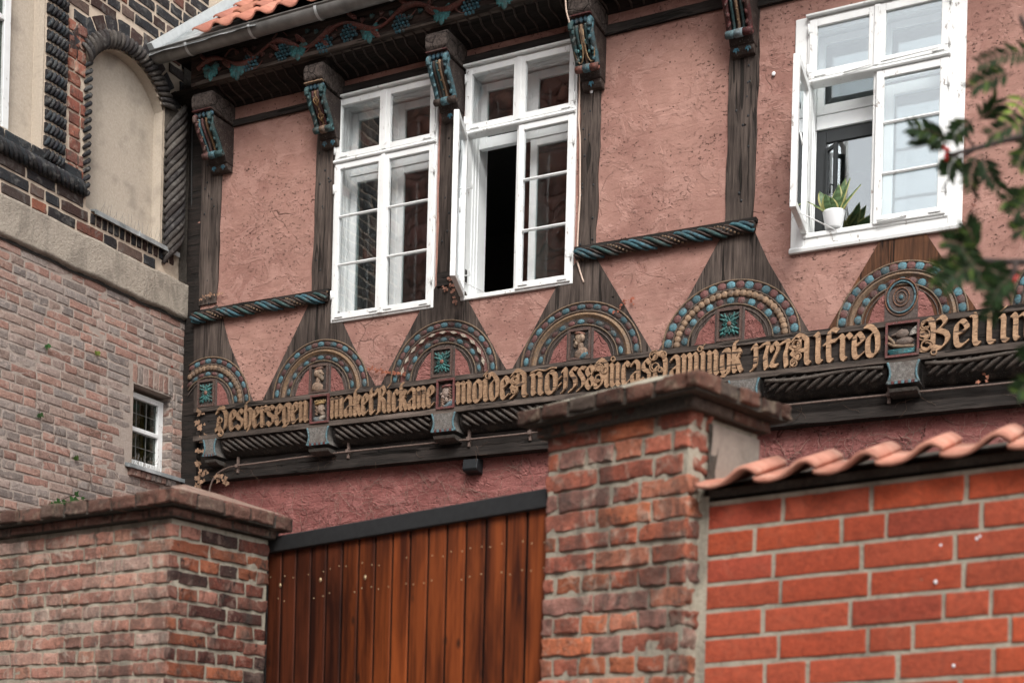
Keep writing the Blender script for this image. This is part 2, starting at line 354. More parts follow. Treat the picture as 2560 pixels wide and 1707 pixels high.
M = {
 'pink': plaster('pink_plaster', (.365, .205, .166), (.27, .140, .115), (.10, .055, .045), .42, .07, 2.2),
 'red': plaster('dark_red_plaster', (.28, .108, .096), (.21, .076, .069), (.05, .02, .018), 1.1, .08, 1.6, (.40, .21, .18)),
 'infill': plaster('dark_infill_plaster', (.27, .115, .10), (.20, .08, .07), (.06, .03, .028), 1.2, 0., 1.6),
 'oak': timber('weathered_oak', (.020, .015, .013), (.135, .104, .088), 'z'),
 'oakx': timber('weathered_oak_beam', (.026, .021, .018), (.16, .125, .105), 'x'),
 'darkx': timber('dark_oak_beam', (.014, .012, .011), (.052, .042, .037), 'x'),
 'brick_dark': brickmat('sooty_red_brick', .35, .95, 1.3, limec=(.44, .31, .25), sootc=(.018, .013, .012), stain=.6),
 'cov': timber('near_black_oak', (.010, .009, .008), (.035, .025, .021), 'x'),
 'carve': painted_wood('painted_carving'),
 'brick_old': brickmat('old_brick', .75, .6, 1.2, limec=(.48, .39, .32), sootc=(.10, .09, .08), stain=.55),
 'brick_pil': brickmat('weathered_red_brick', .62, .62, 1.3, limec=(.48, .38, .30), sootc=(.05, .03, .025), stain=.6),
 'brick_new': brickmat('new_red_brick', .10, .22, .5, .08, limec=(.40, .16, .10), sootc=(.12, .03, .02)),
 'glaze': brickmat('glazed_black_brick', .45, .35, 1.2, limec=(.20, .19, .175)),
 'brick_pink': brickmat('pale_pink_brick', .6, .25, 1., limec=(.46, .37, .32), sootc=(.10, .07, .06)),
 'mort_grey': mortar('grey_mortar', (.40, .36, .29), (.31, .28, .22), 1.3, .45),
 'mort_pale': mortar('pale_lime_mortar', (.58, .48, .38), (.48, .395, .31)),
 'mort_dark': mortar('dark_cement', (.10, .085, .07), (.05, .045, .04), 2.),
 'mort_low': mortar('dusty_pink_mortar', (.40, .34, .295), (.31, .255, .22)),
 'band': mortar('sandy_render', (.44, .385, .32), (.33, .285, .235), 2.6, .30),
 'niche': mortar('smooth_beige_plaster', (.50, .435, .36), (.41, .35, .285), .8),
 'render': mortar('grey_render', (.30, .25, .21), (.24, .20, .17), .7),
 'white': white_paint(),
 'inner_white': simple('inner_white_paint', (.88, .90, .90), .5, var=.03),
 'glass': glass('old_window_glass', (.985, .99, .99), k=2.3, wob=.10), 'glass2': glass('inner_window_glass', (.8, .86, .86), .8),
 'glass3': glass('bright_window_glass', (.93, .96, .96), 4.4, .12),
 'lead_glass': glass('leaded_window_glass', (.5, .55, .5), 1.3),
 'tile': simple('terracotta_tile', (.50, .19, .115), .8, var=.3, sc_=8, bs=1., spec=.2),
 'tile2': simple('sooty_roof_tile', (.20, .085, .062), .9, var=.6, sc_=3, bs=2., spec=.2),
 'zinc': simple('zinc_gutter', (.23, .225, .215), .5, .35, var=.45, sc_=7, bs=.5),
 'lead': simple('lead_sheet', (.16, .18, .185), .5, .2, var=.55, sc_=5, bs=1., alt=(.48, .50, .50)),
 'black': simple('black_metal', (.018, .02, .022), .5, .3),
 'frame_grey': simple('dark_grey_frame', (.018, .021, .023), .5),
 'rail': simple('dark_grey_rail', (.022, .023, .024), .6, .1, var=.3, sc_=40),
 'iron': simple('rusty_iron', (.17, .12, .10), .7, .1, var=.5, sc_=60),
 'cable': simple('black_cable', (.02, .02, .02), .6),
 'pcable': simple('pale_cable', (.62, .47, .38), .6),
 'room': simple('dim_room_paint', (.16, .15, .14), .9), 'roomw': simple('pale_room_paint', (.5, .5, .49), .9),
 'gate': gatewood(), 'brass': simple('screw_head', (.55, .42, .25), .4, .6),
 'pot': simple('white_ceramic', (.82, .83, .84), .3, var=.03),
 'bark': simple('dark_twig', (.05, .035, .03), .8, var=.4, sc_=60),
 'berry': simple('red_berry', (.6, .02, .015), .3),
 'ground': simple('grey_paving', (.16, .15, .14), .9, var=.4, sc_=4, bs=2.),
}
def leafmat(name, bs=.3):
    t = NT(name); c = t.col(); a = t.noise(90, detail=2)
    c = t.mix(t.mr(a, .3, .7), c, t.mix(.35, c, (.01, .015, .005)))
    b = t.n('ShaderNodeBsdfPrincipled', None, Base_Color=c, Roughness=.5); tr = t.n('ShaderNodeBsdfTranslucent', None, Color=c)
    mx = t.n('ShaderNodeMixShader'); mx.inputs[0].default_value = .3
    t.t.links.new(b.outputs[0], mx.inputs[1]); t.t.links.new(tr.outputs[0], mx.inputs[2]); t.t.links.new(mx.outputs[0], t.out.inputs[0]); return t.m
M['leaf'] = leafmat('leaf')
BLUE, TEAL, RED, TAN, GOLD, DRED, BRN, OAK, GREY = (.085, .19, .225), (.04, .10, .105), (.135, .055, .05), (.27, .175, .11), (.34, .215, .13), (.09, .018, .018), (.05, .03, .022), (.10, .075, .06), (.20, .18, .165)
M['wtile0'] = simple('salmon_clay_tile', (.50, .225, .155), .75, var=.4, sc_=7, bs=.3, spec=.3)
M['zincw'] = simple('pale_zinc_edge', (.50, .52, .52), .5, .2, var=.15)
M['vinebeam'] = timber('dark_vine_beam', (.020, .014, .012), (.085, .06, .05), 'x')
M['brick_cap'] = brickmat('pale_coping_top', .6, .3, 1., limec=(.5, .42, .35))
M['strip_shade'] = simple('shade_strip_black', (.02, .018, .015), .95, var=.5, sc_=50, bs=2.)  # near-black for the shade painted under the church band
t_ = NT('coping_clay'); c_ = t_.col(); a_ = t_.noise(11, detail=5, rough=.7); b_ = t_.noise(45, detail=4, rough=.7)
cc = t_.mix(1., t_.mix(t_.mr(a_, .35, .65), (.56, .27, .195), (.42, .175, .12)), c_, 'MULTIPLY'); cc = t_.mix(t_.math('MULTIPLY', t_.mr(b_, .58, .72), .4), cc, (.20, .12, .09)); cc = t_.mix(t_.math('MULTIPLY', t_.mr(t_.noise(6, detail=4), .55, .68), .4), cc, (.62, .44, .34))
M['wtile'] = t_.done(cc, .75, t_.bump(b_, .003, .6), spec=.25)
def endgrain():
    t = NT('cracked_end_grain'); a = t.noise(45, detail=5, rough=.7, dist=.8); v = t.voro(9, warp(t, .06, 8.), 'DISTANCE_TO_EDGE'); ck = t.mr(v, 0., .03, 1., 0.)
    c = t.mix(t.mr(a, .35, .68), (.025, .019, .017), (.125, .10, .088)); c = t.mix(t.math('MULTIPLY', ck, .9), c, (.008, .007, .006))
    return t.done(c, .85, t.bump(t.math('SUBTRACT', a, ck), .01, .9), spec=.2)
M['endgrain'] = endgrain()
# ------------------------------------------------------------------ brick laying
def courses(T, u0, u1, v0, v1, h, hdr, st, pal, name, mat, parent, joint=.012, w=0., rough=.003, skip=None, seed=1, nu=4, rnd=.006, gothic=False, rot=0., clip=True, d=.014, jit=.002, ps=.5, qr=(.75, 1.2)):
    rn = random.Random(seed); mb = MB(); r = 0; v = v0
    while v < v1-h*.4:
        u = u0-(rn.random()*hdr if not gothic else (hdr+joint)*(.5 if r % 2 else 0)); k = 0
        while u < u1:
            if gothic: L = st if (r % 2 == 0) else hdr
            else: L = st if rn.random() < ps else hdr
            if gothic and rn.random() < .2: L = st if L == hdr else hdr
            a, b = max(u, u0), min(u+L, u1)
            if b-a > .03 and not (skip and skip(a, b, v, v+h-joint)):
                c = rn.choice(pal); q = rn.uniform(*qr); mb.col = tuple(min(1, x*q) for x in c)
                mb.brick(T, a+jit*rn.uniform(-1, 1), b+jit*rn.uniform(-1, 1), v+jit*rn.uniform(-1, 1), v+h-joint+jit*rn.uniform(-1, 1), w+rn.uniform(-.002, .003), d, rough, nu, 2, rnd, rn.random()*50)
            u += L+joint
        v += h; r += 1
    return mb.build(name, mat, parent)

# ================================================================== church
church = empty('brick_church')
tag(church, 'church wall with black glazed bricks, a blind arched niche and small leaded window', 'church')
ARC_S, ARC_V, ARC_R = 8.165, 6.739, .461
def in_niche(s, v, m=0.):
    if 6.8-m < s < 7.30+m and v > 6.10-m: return True
    if 7.75-m < s < 8.58+m and 5.84 < v <= 6.94: return True
    return v > 6.94 and (s-ARC_S)**2+(v-ARC_V)**2 < (ARC_R+m)**2 and 7.75-m < s < 8.58+m
def in_win(s, v): return 8.312 < s < 8.764 and 4.0 < v < 4.645
core = MB()

us = sorted(set([6.8]+lin(5.6, 7.3, 8)+lin(7.3, 7.75, 4)+lin(7.75, 8.58, 20)+[8.312, 8.764]+lin(8.58, 9.3, 6)))
vs = sorted(set(lin(-.1, 4.0, 6)+[4.0, 4.645, 5.33, 5.84, 6.10]+lin(6.10, 6.94, 3)+lin(6.94, 7.3, 16)+lin(7.3, 12, 5)))
core.grid(CHU, lambda s, v: (s, v, -.006), us, vs, False, lambda s, v: in_niche(s, v) or in_win(s, v))
core.box(CHU, 5.6, 9.3, -.1, 12, -.6, -.5); core.box(CHU, 5.58, 5.6, -.1, 12, -.6, -.012); core.box(CHU, 5.6, 9.3, 11.98, 12, -.5, -.012)
core.build('wall', M['mort_pale'], church)
lowcore = MB(); lowcore.grid(CHU, lambda s, v: (s, v, -.0035), us, [x for x in vs if x < 5.34], False, lambda s, v: in_win(s, v))
lowcore.build('lower_wall', M['mort_low'], church)
PK = [(.43, .275, .225), (.38, .28, .235), (.33, .28, .25), (.44, .27, .215), (.31, .27, .245), (.40, .31, .27), (.28, .245, .225), (.39, .225, .18)]
courses(CHU, 6.4, 8.97, 3.2, 5.32, .0705, .112, .232, PK, 'pale_brickwork', M['brick_pink'], church, .013, 0, .003, lambda a, b, v, v2: (b > 8.29 and a < 8.78 and v2 > 3.90 and v < 4.80), 11, 3)
# bricks round the small window
def rr(a0, a1, v0, v1, seed, pal=PK, T=CHU, h=.0705, name='brick_jamb', mat='brick_pink', **k):
    return courses(T, a0, a1, v0, v1, h, .10, .2, pal, name, M[mat], church, .012, seed=seed, nu=3, **k)
rr(8.778, 8.97, 3.92, 4.83, 5, name='window_surround')
sur = MB(); rn = random.Random(3)
for i in range(8):                                                   # soldier lintel
    a = 8.30+i*.0605; sur.col = J(rn.choice(PK), .75, 1.1); sur.brick(CHU, a, a+.05, 4.655+.006*math.sin(i*.45), 4.80, .001, seed=i)
for i in range(9):                                                   # brick on edge under the sill
    a = 8.27+i*.0605; sur.col = J(rn.choice(PK), .6, .9); sur.brick(CHU, a, a+.05, 3.90, 3.955, .035, d=.05, seed=i+20)
rv = frame(CHU(8.764, 0, 0), (-1, 0, 0), (0, -1, 0))                  # right reveal of the opening
v = 4.0
while v < 4.63:
    sur.col = J(rn.choice(PK), .6, 1.); sur.brick(rv, .0, .12, v, v+.058, .0, seed=v*9); v += .0705
sur.build('window_surround', M['brick_pink'], church)
rev = MB(); rev.box(CHU, 8.766, 8.775, 4.0, 4.645, -.3, -.012); rev.box(CHU, 8.30, 8.312, 4.0, 4.645, -.3, -.012)
rev.box(CHU, 8.3, 8.77, 4.645, 4.652, -.3, -.012); rev.box(CHU, 8.3, 8.77, 3.99, 4.0, -.3, -.012); rev.box(CHU, 8.3, 8.77, 3.99, 4.65, -.5, -.49)
rev.build('window_reveal', M['mort_low'], church)
sw = MB(); wv0, wv1, ws0, ws1 = 4.01, 4.61, 8.32, 8.764
for a, b, c, d_ in ((ws0, ws0+.035, wv0, wv1), (ws1-.06, ws1, wv0, wv1), (ws0+.035, ws1-.06, wv1-.045, wv1), (ws0+.035, ws1-.06, wv0, wv0+.055)): sw.box(CHU, a, b, c, d_, -.13, -.09)
sw.box(CHU, ws0+.035, ws1-.06, 4.295, 4.33, -.13, -.085)
leadwin = sw.build('window', M['white'], church, bevel=.003)
lb = MB(); g0, g1 = ws0+.035, ws1-.06
for k in (1, 2): lb.box(CHU, g0+(g1-g0)*k/3-.002, g0+(g1-g0)*k/3+.002, wv0+.055, wv1-.045, -.118, -.112)
for vv in (4.18, 4.45): lb.box(CHU, g0, g1, vv-.002, vv+.002, -.117, -.111)
lb.build('leaded_bars', M['zinc'], leadwin)
gl = MB(); gl.box(CHU, g0, g1, wv0+.05, wv1-.04, -.12, -.116); gl.build('pane', M['lead_glass'], leadwin)
cu = MB(); cu.box(CHU, g1-.075, g1-.03, wv0+.05, wv1-.04, -.22, -.215); cu.col = (1, 1, 1); cu.build('curtain', simple('ochre_curtain', (.30, .17, .05), .9), leadwin)
si = MB(); si.prism(lambda a, b, c: CHU(c, b, a), [(-.10, 4.012), (.055, 3.985), (.055, 3.955), (.045, 3.955), (-.1, 3.985)], 8.235, 8.885); si.build('window_sill', M['lead'], church, rc=True)
spk = MB(); rn = random.Random(5)
for i in range(22):
    s = 8.33+i*.018; spk.tube([CHU(s, 3.99, .0), CHU(s+rn.uniform(-.01, .01), 4.07+rn.uniform(-.02, .03), .01+rn.uniform(-.02, .03))], .0012, 3)
for i in range(26):
    s = 7.86+i*.034; spk.tube([CHU(s, 5.85, .0), CHU(s+rn.uniform(-.012, .012), 5.93+rn.uniform(-.03, .03), .01+rn.uniform(-.02, .03))], .0013, 3)
spk.build('bird_spikes', M['zinc'], church)
# rendered band with its drip edge
bd = MB()
def bandf(s, t): return (s, 5.325+t*.30, .022+.012*math.sin(t*2.2)+.006*n1(s*3, t*2, 1)+(-.03 if t == 0 else 0)) if t < 1 else (s, 5.625, -.01)
bd.grid(CHU, lambda s, t: (s, 5.325+.012*n1(s*4, 0, 0)+t*.298, (-.01 if t in (0, 1) else .03+.006*n1(s*5, t*3, 1))), lin(5.6, 9.0, 60), [0, .03, .1, .3, .5, .7, .9, .97, 1], True)
bd.build('rendered_band', M['band'], church)
dg = MB(); dg.grid(CHU, lambda s, t: (s, 5.298+.012*n1(s*4, 0, 0)+.004*n1(s*22, 1, 0)+t*(.034+.012*n1(s*9, 5, 1)), .012-.02*t), lin(5.6, 9.0, 150), [0, 1]); dg.build('band_shade_strip', M['strip_shade'], church)  # dark strip painting the shadow line along the band's lower edge
# upper brickwork
UP = [(.025, .032, .038), (.028, .03, .034), (.05, .028, .024), (.22, .085, .06), (.03, .035, .04), (.06, .045, .04), (.28, .10, .06), (.16, .11, .09), (.022, .028, .034)]
def skup(a, b, v, v2):
    m = (a+b)/2; q = (v+v2)/2
    if m > 8.56 and v < 7.1: return True
    if 7.72 < m and 5.68 < v < 5.86: return True
    if in_niche(m, q, .07) or in_niche(a, v, .05) or in_niche(b, v, .05): return True
    if v > 6.9 and (m-ARC_S)**2+(q-ARC_V)**2 < (ARC_R+.25)**2 and m > 7.62: return True
    if m < 7.55 and q > 6.0: return True
    return m < 7.72 and 5.88 < q < 6.12
courses(CHU, 5.6, 6.76, 5.4, 10.5, .098, .13, .265, UP, 'black_and_red_brickwork', M['glaze'], church, .023, .002, .004, None, 24, 3, .006)
courses(CHU, 6.8, 9.1, 5.632, 7.0, .098, .13, .265, UP, 'black_and_red_brickwork', M['glaze'], church, .023, .002, .004, skup, 21, 4, .006)
courses(CHU, 7.52, 9.1, 7.0, 8.6, .098, .13, .265, UP, 'black_and_red_brickwork', M['glaze'], church, .023, .002, .004, skup, 22, 4, .006)
RD = [(.36, .12, .075), (.30, .10, .07), (.26, .11, .085), (.40, .15, .10)]
courses(CHU, 7.53, 7.705, 6.02, 7.15, .098, .10, .13, RD, 'red_brick_pilaster', M['brick_pil'], church, .018, .006, .004, None, 23, 3, .006)
hd = MB(); rn = random.Random(9)
for i in range(15):                                                  # soldiers under the flashing
    a = 7.80+i*.064; hd.col = J(rn.choice(UP[:3]), .6, 1.3); hd.brick(CHU, a, a+.045, 5.735, 5.815, .004, seed=i)
for i in range(12):                                                  # ring of headers over the niche
    a = R(163)-i*R(12.5); b = a-R(10.8); ro, ri = ARC_R+.235, ARC_R+.12
    hd.col = J(rn.choice(UP[:3]), .7, 1.3)
    T = lambda u, v, w, a=a, b=b: CHU(ARC_S+v*math.cos(a+(b-a)*u), ARC_V+v*math.sin(a+(b-a)*u), w)
    T2 = lambda u, v, w, T=T: T(u*8, v, w)
    hd.brick(T2, 0, .125, ri, ro, .004, seed=i)
hd.build('arch_headers', M['glaze'], church)
# niches
nb = MB()
nb.grid(CHU, lambda s, v: (s, v, -.105+.003*n1(s*3, v*3, 0)), lin(7.6, 8.7, 6), lin(5.8, 7.35, 8))
nb.grid(CHU, lambda s, v: (s, v, -.12+.003*n1(s*3, v*3, 0)), lin(6.78, 7.4, 8), lin(6.0, 8.6, 8))
for a in lin(0, 1, 30)[:-1]:
    pass
nb.box(CHU, 6.78, 7.3, 6.06, 6.095, -.12, -.0); nb.box(CHU, 7.30, 7.31, 6.1, 8.6, -.12, -.012)
nb.box(CHU, 7.735, 7.75, 5.84, 6.95, -.11, -.012); nb.box(CHU, 8.58, 8.6, 5.84, 6.95, -.11, -.012)
arcp = [CHU(ARC_S+ARC_R*math.cos(R(180-a)), ARC_V+ARC_R*math.sin(R(180-a)), 0) for a in range(20, 161, 5)]
nb.grid(lambda a, t, _: CHU(ARC_S+ARC_R*math.cos(a), ARC_V+ARC_R*math.sin(a), t), lambda a, t: (a, t, 0), [R(x) for x in range(22, 159, 4)], [-.11, -.012])
nb.build('blind_niche', M['niche'], church)
fl = MB(); fl.prism(lambda a, b, c: CHU(c, b, a), [(-.11, 5.865), (.05, 5.835), (.05, 5.80), (.042, 5.80), (.035, 5.825), (-.11, 5.85)], 7.80, 8.76)
fl.box(CHU, 8.28, 8.285, 5.80, 5.845, .04, .056); fl.build('lead_flashing', M['lead'], church, rc=True)
# twisted rolls
def twist(path_fn, L, r, n, slant, name, pal, seed=0, len_=.11, thick=.022, mat='glaze', gap=.0, arc=(-.2, 1.2)):
    """short slanted ridges lying round a quarter roll; path_fn(t) -> (point, along, across) with w outward"""
    mb = MB(); rn = random.Random(seed)
    for i in range(n):
        t = (i+.5)/n
        for off in ((0,)):
            mb.col = J(rn.choice(pal), .6, 1.3)
            p, al, ac = path_fn(t); pts = []
            for k in range(7):
                q = k/6; ang = R(160)*q-R(80)
                pts.append(p+ac*(r*math.sin(ang))+Vector((1, 0, 0))*(r*.75*math.cos(ang)-r*.2)+al*((q-.5)*slant))
            mb.tube(smooth(pts, 2), [thick*(.55+.45*math.sin(math.pi*min(1, max(0, (j+.5)/13)))) for j in range(13)], 6)
    return mb.build(name, M[mat], church)
GZ = [(.022, .032, .038), (.03, .036, .04), (.018, .022, .028)]; DK = [(.075, .07, .065), (.055, .05, .048), (.10, .09, .08), (.04, .04, .042)]
# jamb of the left niche: courses of three glazed ridges between thick joints
ja = MB(); rn = random.Random(31); v = 6.02
while v < 8.6:
    q0 = rn.uniform(-.006, .006)
    ja.col = J(GZ[2], .5, .9); ja.box(CHU, 7.312+q0, 7.512+q0, v+.012, v+.082, -.01, .016)
    for k in range(5):
        ja.col = J(GZ[k % 3], .6, 1.9); s0 = 7.312+k*.037+q0; b = .018-.004*abs(k-2)
        pts = [CHU(s0, v+.008, b), CHU(s0+.016, v+.034, b+.010), CHU(s0+.032, v+.060, b+.010), CHU(s0+.046, v+.086, b)]
        ja.tube(smooth(pts, 2), [.009, .014, .0155, .016, .0155, .014, .009], 6)
    v += .0975
ja.build('twisted_jamb', M['glaze'], church)
jb = MB(); jb.grid(CHU, lambda s, v: (s, v, .012*math.sin((s-7.30)/.22*math.pi)-.004+.003*n1(s*20, v*20, 2)), lin(7.30, 7.53, 6), lin(6.0, 8.6, 60)); jb.build('jamb_mortar', M['mort_pale'], church)
for (s0, s1, va, vb, mm) in ((8.59, 8.84, 5.83, 7.0, 'mort_dark'),):
    jc = MB(); jc.grid(CHU, lambda s, v: (s, v, .05*math.sin((s-s0)/(s1-s0)*math.pi)-.012+.006*n1(s*14, v*14, 2)), lin(s0, s1, 10), lin(va, vb, 40)); jc.build('jamb_mortar', M[mm], church)
AX = Vector((0, 0, 1)); AY = Vector((0, 1, 0))
twist(lambda t: (CHU(8.71, 5.85+t*1.15, .015), AX, AY), 1, .105, 17, .36, 'twisted_jamb', DK, 4, thick=.025, mat='glaze')
twist(lambda t: (CHU(7.735, 5.9+t*1.06, .0), AX, AY), 1, .032, 17, .07, 'twisted_jamb', GZ, 5, thick=.017)
def arcf(t):
    a = R(154)-t*R(128); rr_ = ARC_R+.065
    return CHU(ARC_S+rr_*math.cos(a), ARC_V+rr_*math.sin(a), .01), Vector((0, math.sin(a), -math.cos(a))), Vector((0, math.cos(a), math.sin(a)))
twist(arcf, 1, .062, 26, .075, 'twisted_arch', DK, 6, thick=.021)
twist(lambda t: (CHU(5.9+t*1.8, 5.955, .02), AY, -AX), 1, .05, 40, .07, 'twisted_sill', GZ, 8, thick=.02)
bk = MB(); bk.box(CHU, 5.6, 7.71, 5.90, 6.01, -.01, .012); bk.build('sill_mortar', M['mort_dark'], church)
sb = MB(); rn = random.Random(2); a = 6.2
while a < 7.68: sb.col = J(GZ[0], .7, 1.4); sb.brick(CHU, a, a+.235, 6.015, 6.085, .012, seed=a*9); a += .25
sb.build('sill_bricks', M['glaze'], church)
dkc = MB(); dkc.grid(CHU, lambda s, v: (s, v, .008+.006*n1(s*12, v*12, 3)), lin(8.80, 9.05, 6), lin(5.63, 7.5, 40)); dkc.build('sooty_corner', M['mort_dark'], church)
# white window at the left
ww = MB()
for a, b, c, d_ in ((6.79, 7.05, 6.06, 6.14), (6.99, 7.05, 6.14, 8.5), (6.79, 6.84, 6.14, 8.5), (6.84, 6.99, 6.9, 6.94)): ww.box(CHU, a, b, c, d_, -.12, -.075)
wn = ww.build('window', M['white'], church, bevel=.004)
gp = MB(); gp.box(CHU, 6.84, 6.99, 6.14, 8.5, -.105, -.10); gp.build('pane', M['lead_glass'], wn)
rw = MB(); rw.box(CHU, 6.79, 7.0, 6.1, 8.5, -.118, -.116); rw.build('blind', M['roomw'], wn)
# wires and nails on the wall
cb = MB()
for o_, rr_ in ((0, .007), (.014, .005)):
    pts = [CP(x+o_*260, y, .045) for x, y in ((484, 200), (479, 430), (480, 560), (482, 700), (483, 854), (485, 935), (478, 1010), (475, 1100), (473, 1240))]
    cb.tube([CHU(p[0], p[1], .045) for p in smooth(pts, 4)], rr_, 6)
tag(cb.build('cable', M['cable'], None), 'black double cable running down the inner corner between church and timber house', 'cable')
# ================================================================== timber house
house = empty('half_timbered_house')
tag(house, 'half-timbered house with salmon plaster, carved arches, painted brackets and a lettered beam', 'house')
W1 = (-6.225, -5.29, 5.105, 6.865); W2 = (-5.055, -4.13, 5.125, 6.865); W3 = (-2.54, -1.44, 5.107, 6.69)
OPEN = [W1, W2, (W3[0]+.03, W3[1]-.03, W3[2]+.03, W3[3]-.03)]
def skw(u, v): return any(a < u < b and c < v < d_ for a, b, c, d_ in OPEN)
wl = MB()
us = sorted(set([round(x, 4) for x in lin(-7.74, 2.2, 220)]+[x for o in OPEN for x in o[:2]])); vs = sorted(set([round(x, 4) for x in lin(4.3, 7.3, 64)]+[x for o in OPEN for x in o[2:]]))
wl.grid(FAC, lambda u, v: (u, v, .006*n1(u*1.3, v*2.2, 0)+.004*n1(u*5, v*7, 4)+.002*n1(u*17, v*23, 4)), us, vs, True, skw)
wl.build('plaster_wall', M['pink'], house)
# lower storey
lo = MB(); lo.grid(FAC, lambda u, v: (u, v, -.15+.010*n1(u*2, v*5, 0)+.005*n1(u*7, v*12, 4)), lin(-7.8, 2.2, 200), lin(2.0, 4.05, 60))
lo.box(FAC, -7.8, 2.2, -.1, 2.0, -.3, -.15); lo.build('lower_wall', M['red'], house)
# body of the house behind: floor, back, ceiling
bdy = MB()
for (a, b, c) in ((-7.7, -4.62, 0), (-4.60, -3.2, 1), (-3.18, 2.2, 2)):
    bdy.box(FAC, a, b, 4.32, 4.34, -3.2, -.3); bdy.box(FAC, a, b, 7.0, 7.02, -3.2, -.3); bdy.box(FAC, a, b, 4.34, 7.0, -3.22, -3.2)
    bdy.box(FAC, a, a+.01, 4.34, 7.0, -3.2, -.3); bdy.box(FAC, b-.01, b, 4.34, 7.0, -3.2, -.3)
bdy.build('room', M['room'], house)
for a, b, c, d_ in OPEN: pass
bs = MB()
us2 = sorted(set([-7.74, 2.2]+[x for o in OPEN for x in o[:2]])); vs2 = sorted(set([4.3, 7.3]+[x for o in OPEN for x in o[2:]]))
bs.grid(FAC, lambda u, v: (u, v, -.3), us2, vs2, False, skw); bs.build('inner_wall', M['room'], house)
def quad(px, w): return [FP(x, y, w) for x, y in px]
def post(px, w1=.018, seed=0, mat='oak', name='post', nv=26):
    mb = MB(); mb.board(FAC, quad(px, w1), -.02, w1, 4, nv, .0035, .006, seed); return mb.build(name, M[mat], house)
posts = [[(507, 280), (560, 272), (540, 756), (496, 764)], [(797, 225), (842, 215), (828, 737), (777, 745)],
         [(1106, 150), (1162, 140), (1150, 700), (1091, 712)], [(1455, 60), (1511, 45), (1487, 642), (1443, 652)],
         [(1830, -90), (1903, -100), (1882, 562), (1811, 580)]]
for i, p in enumerate(posts): post(p, seed=i*7.3)
mb = MB(); mb.board(FAC, [(-7.735, 7.05), (-7.55, 7.05), (-7.56, 3.6), (-7.735, 3.6)], -.05, .008, 3, 30, .004, .006, 44); mb.build('corner_shade_strip', M['cov'], house)  # dark board painting in the shaded brick strip of the inner corner
# rail pieces
for i, (a, b, v0, v1, w1) in enumerate([(-7.45, -6.42, 6.855, 6.905, .022), (-6.24, -5.28, 6.868, 6.955, .03), (-5.08, -4.10, 6.868, 6.95, .03), (-3.97, -3.0, 6.86, 6.93, .022), (-2.82, -2.45, 6.80, 6.98, .03), (-2.45, .8, 6.85, 6.98, .03)]):
    mb = MB(); mb.board(FAC, [(a, v1), (b, v1), (b, v0), (a, v0)], -.01, w1, 24, 3, .004, .004, i+30); mb.build('top_rail', M['darkx'], house)
mb = MB(); mb.board(FAC, quad([(1092, 682), (1160, 672), (1160, 706), (1092, 716)], .03), -.01, .03, 5, 3, .003, .003, 5); mb.build('rail_block', M['darkx'], house)
# nail heads and peg holes on the posts
pg = MB(); rn = random.Random(14)
for p in posts:
    for k in range(16):
        t = rn.random(); s = rn.choice((.25, .5, .75))+rn.uniform(-.1, .1)
        x = (p[0][0]+(p[3][0]-p[0][0])*t)*(1-s)+(p[1][0]+(p[2][0]-p[1][0])*t)*s; y = p[0][1]+(p[3][1]-p[0][1])*t
        if y < 40: continue
        q = FP(x, y, .018); pg.ell(FAC, (q[0], q[1], .0185), (.009, .011, .003), 7, 4)
pg.build('peg', M['black'], house)

# ---- carved arches: brace boards, arch mouldings, beads, panel
BT = 4.553                                                           # top of the lettered beam
units = [
 dict(c=-7.445, rx=.44, ry=.425, px=[(484, 803), (541, 762), (556, 800), (569, 854), (634, 1012), (484, 1032)], mid='balls', panel='leaf', tone=OAK),
 dict(c=-6.313, rx=.455, ry=.43, px=[(764, 776), (779, 744), (829, 738), (855, 806), (877, 854), (940, 970), (653, 1010), (727, 854)], mid='band', panel='head', tone=OAK),
 dict(c=-5.19, rx=.46, ry=.44, px=[(1050, 776), (1092, 712), (1150, 700), (1172, 757), (1225, 854), (1266, 927), (950, 965), (1010, 852)], mid='diamond', panel='leaf', tone=OAK),
 dict(c=-4.056, rx=.47, ry=.425, px=[(1388, 722), (1443, 652), (1490, 645), (1530, 712), (1615, 854), (1632, 882), (1278, 926), (1318, 854)], mid='band', panel='head', tone=OAK),
 dict(c=-2.942, rx=.485, ry=.425, px=[(1792, 612), (1811, 578), (1880, 565), (1920, 653), (2027, 838), (1640, 884), (1661, 852)], mid='balls', panel='leaf', tone=OAK),
 dict(c=-1.80, rx=.412, ry=.385, px=[(2200, 601), (2315, 583), (2445, 779), (2064, 833)], mid='band', panel='rings', tone=(.07, .05, .04)),
 dict(c=-.68, rx=.45, ry=.42, px=[(2690, 545), (2790, 530), (3040, 707), (2545, 770)], mid='balls', panel='leaf', tone=OAK)]
WB = .016
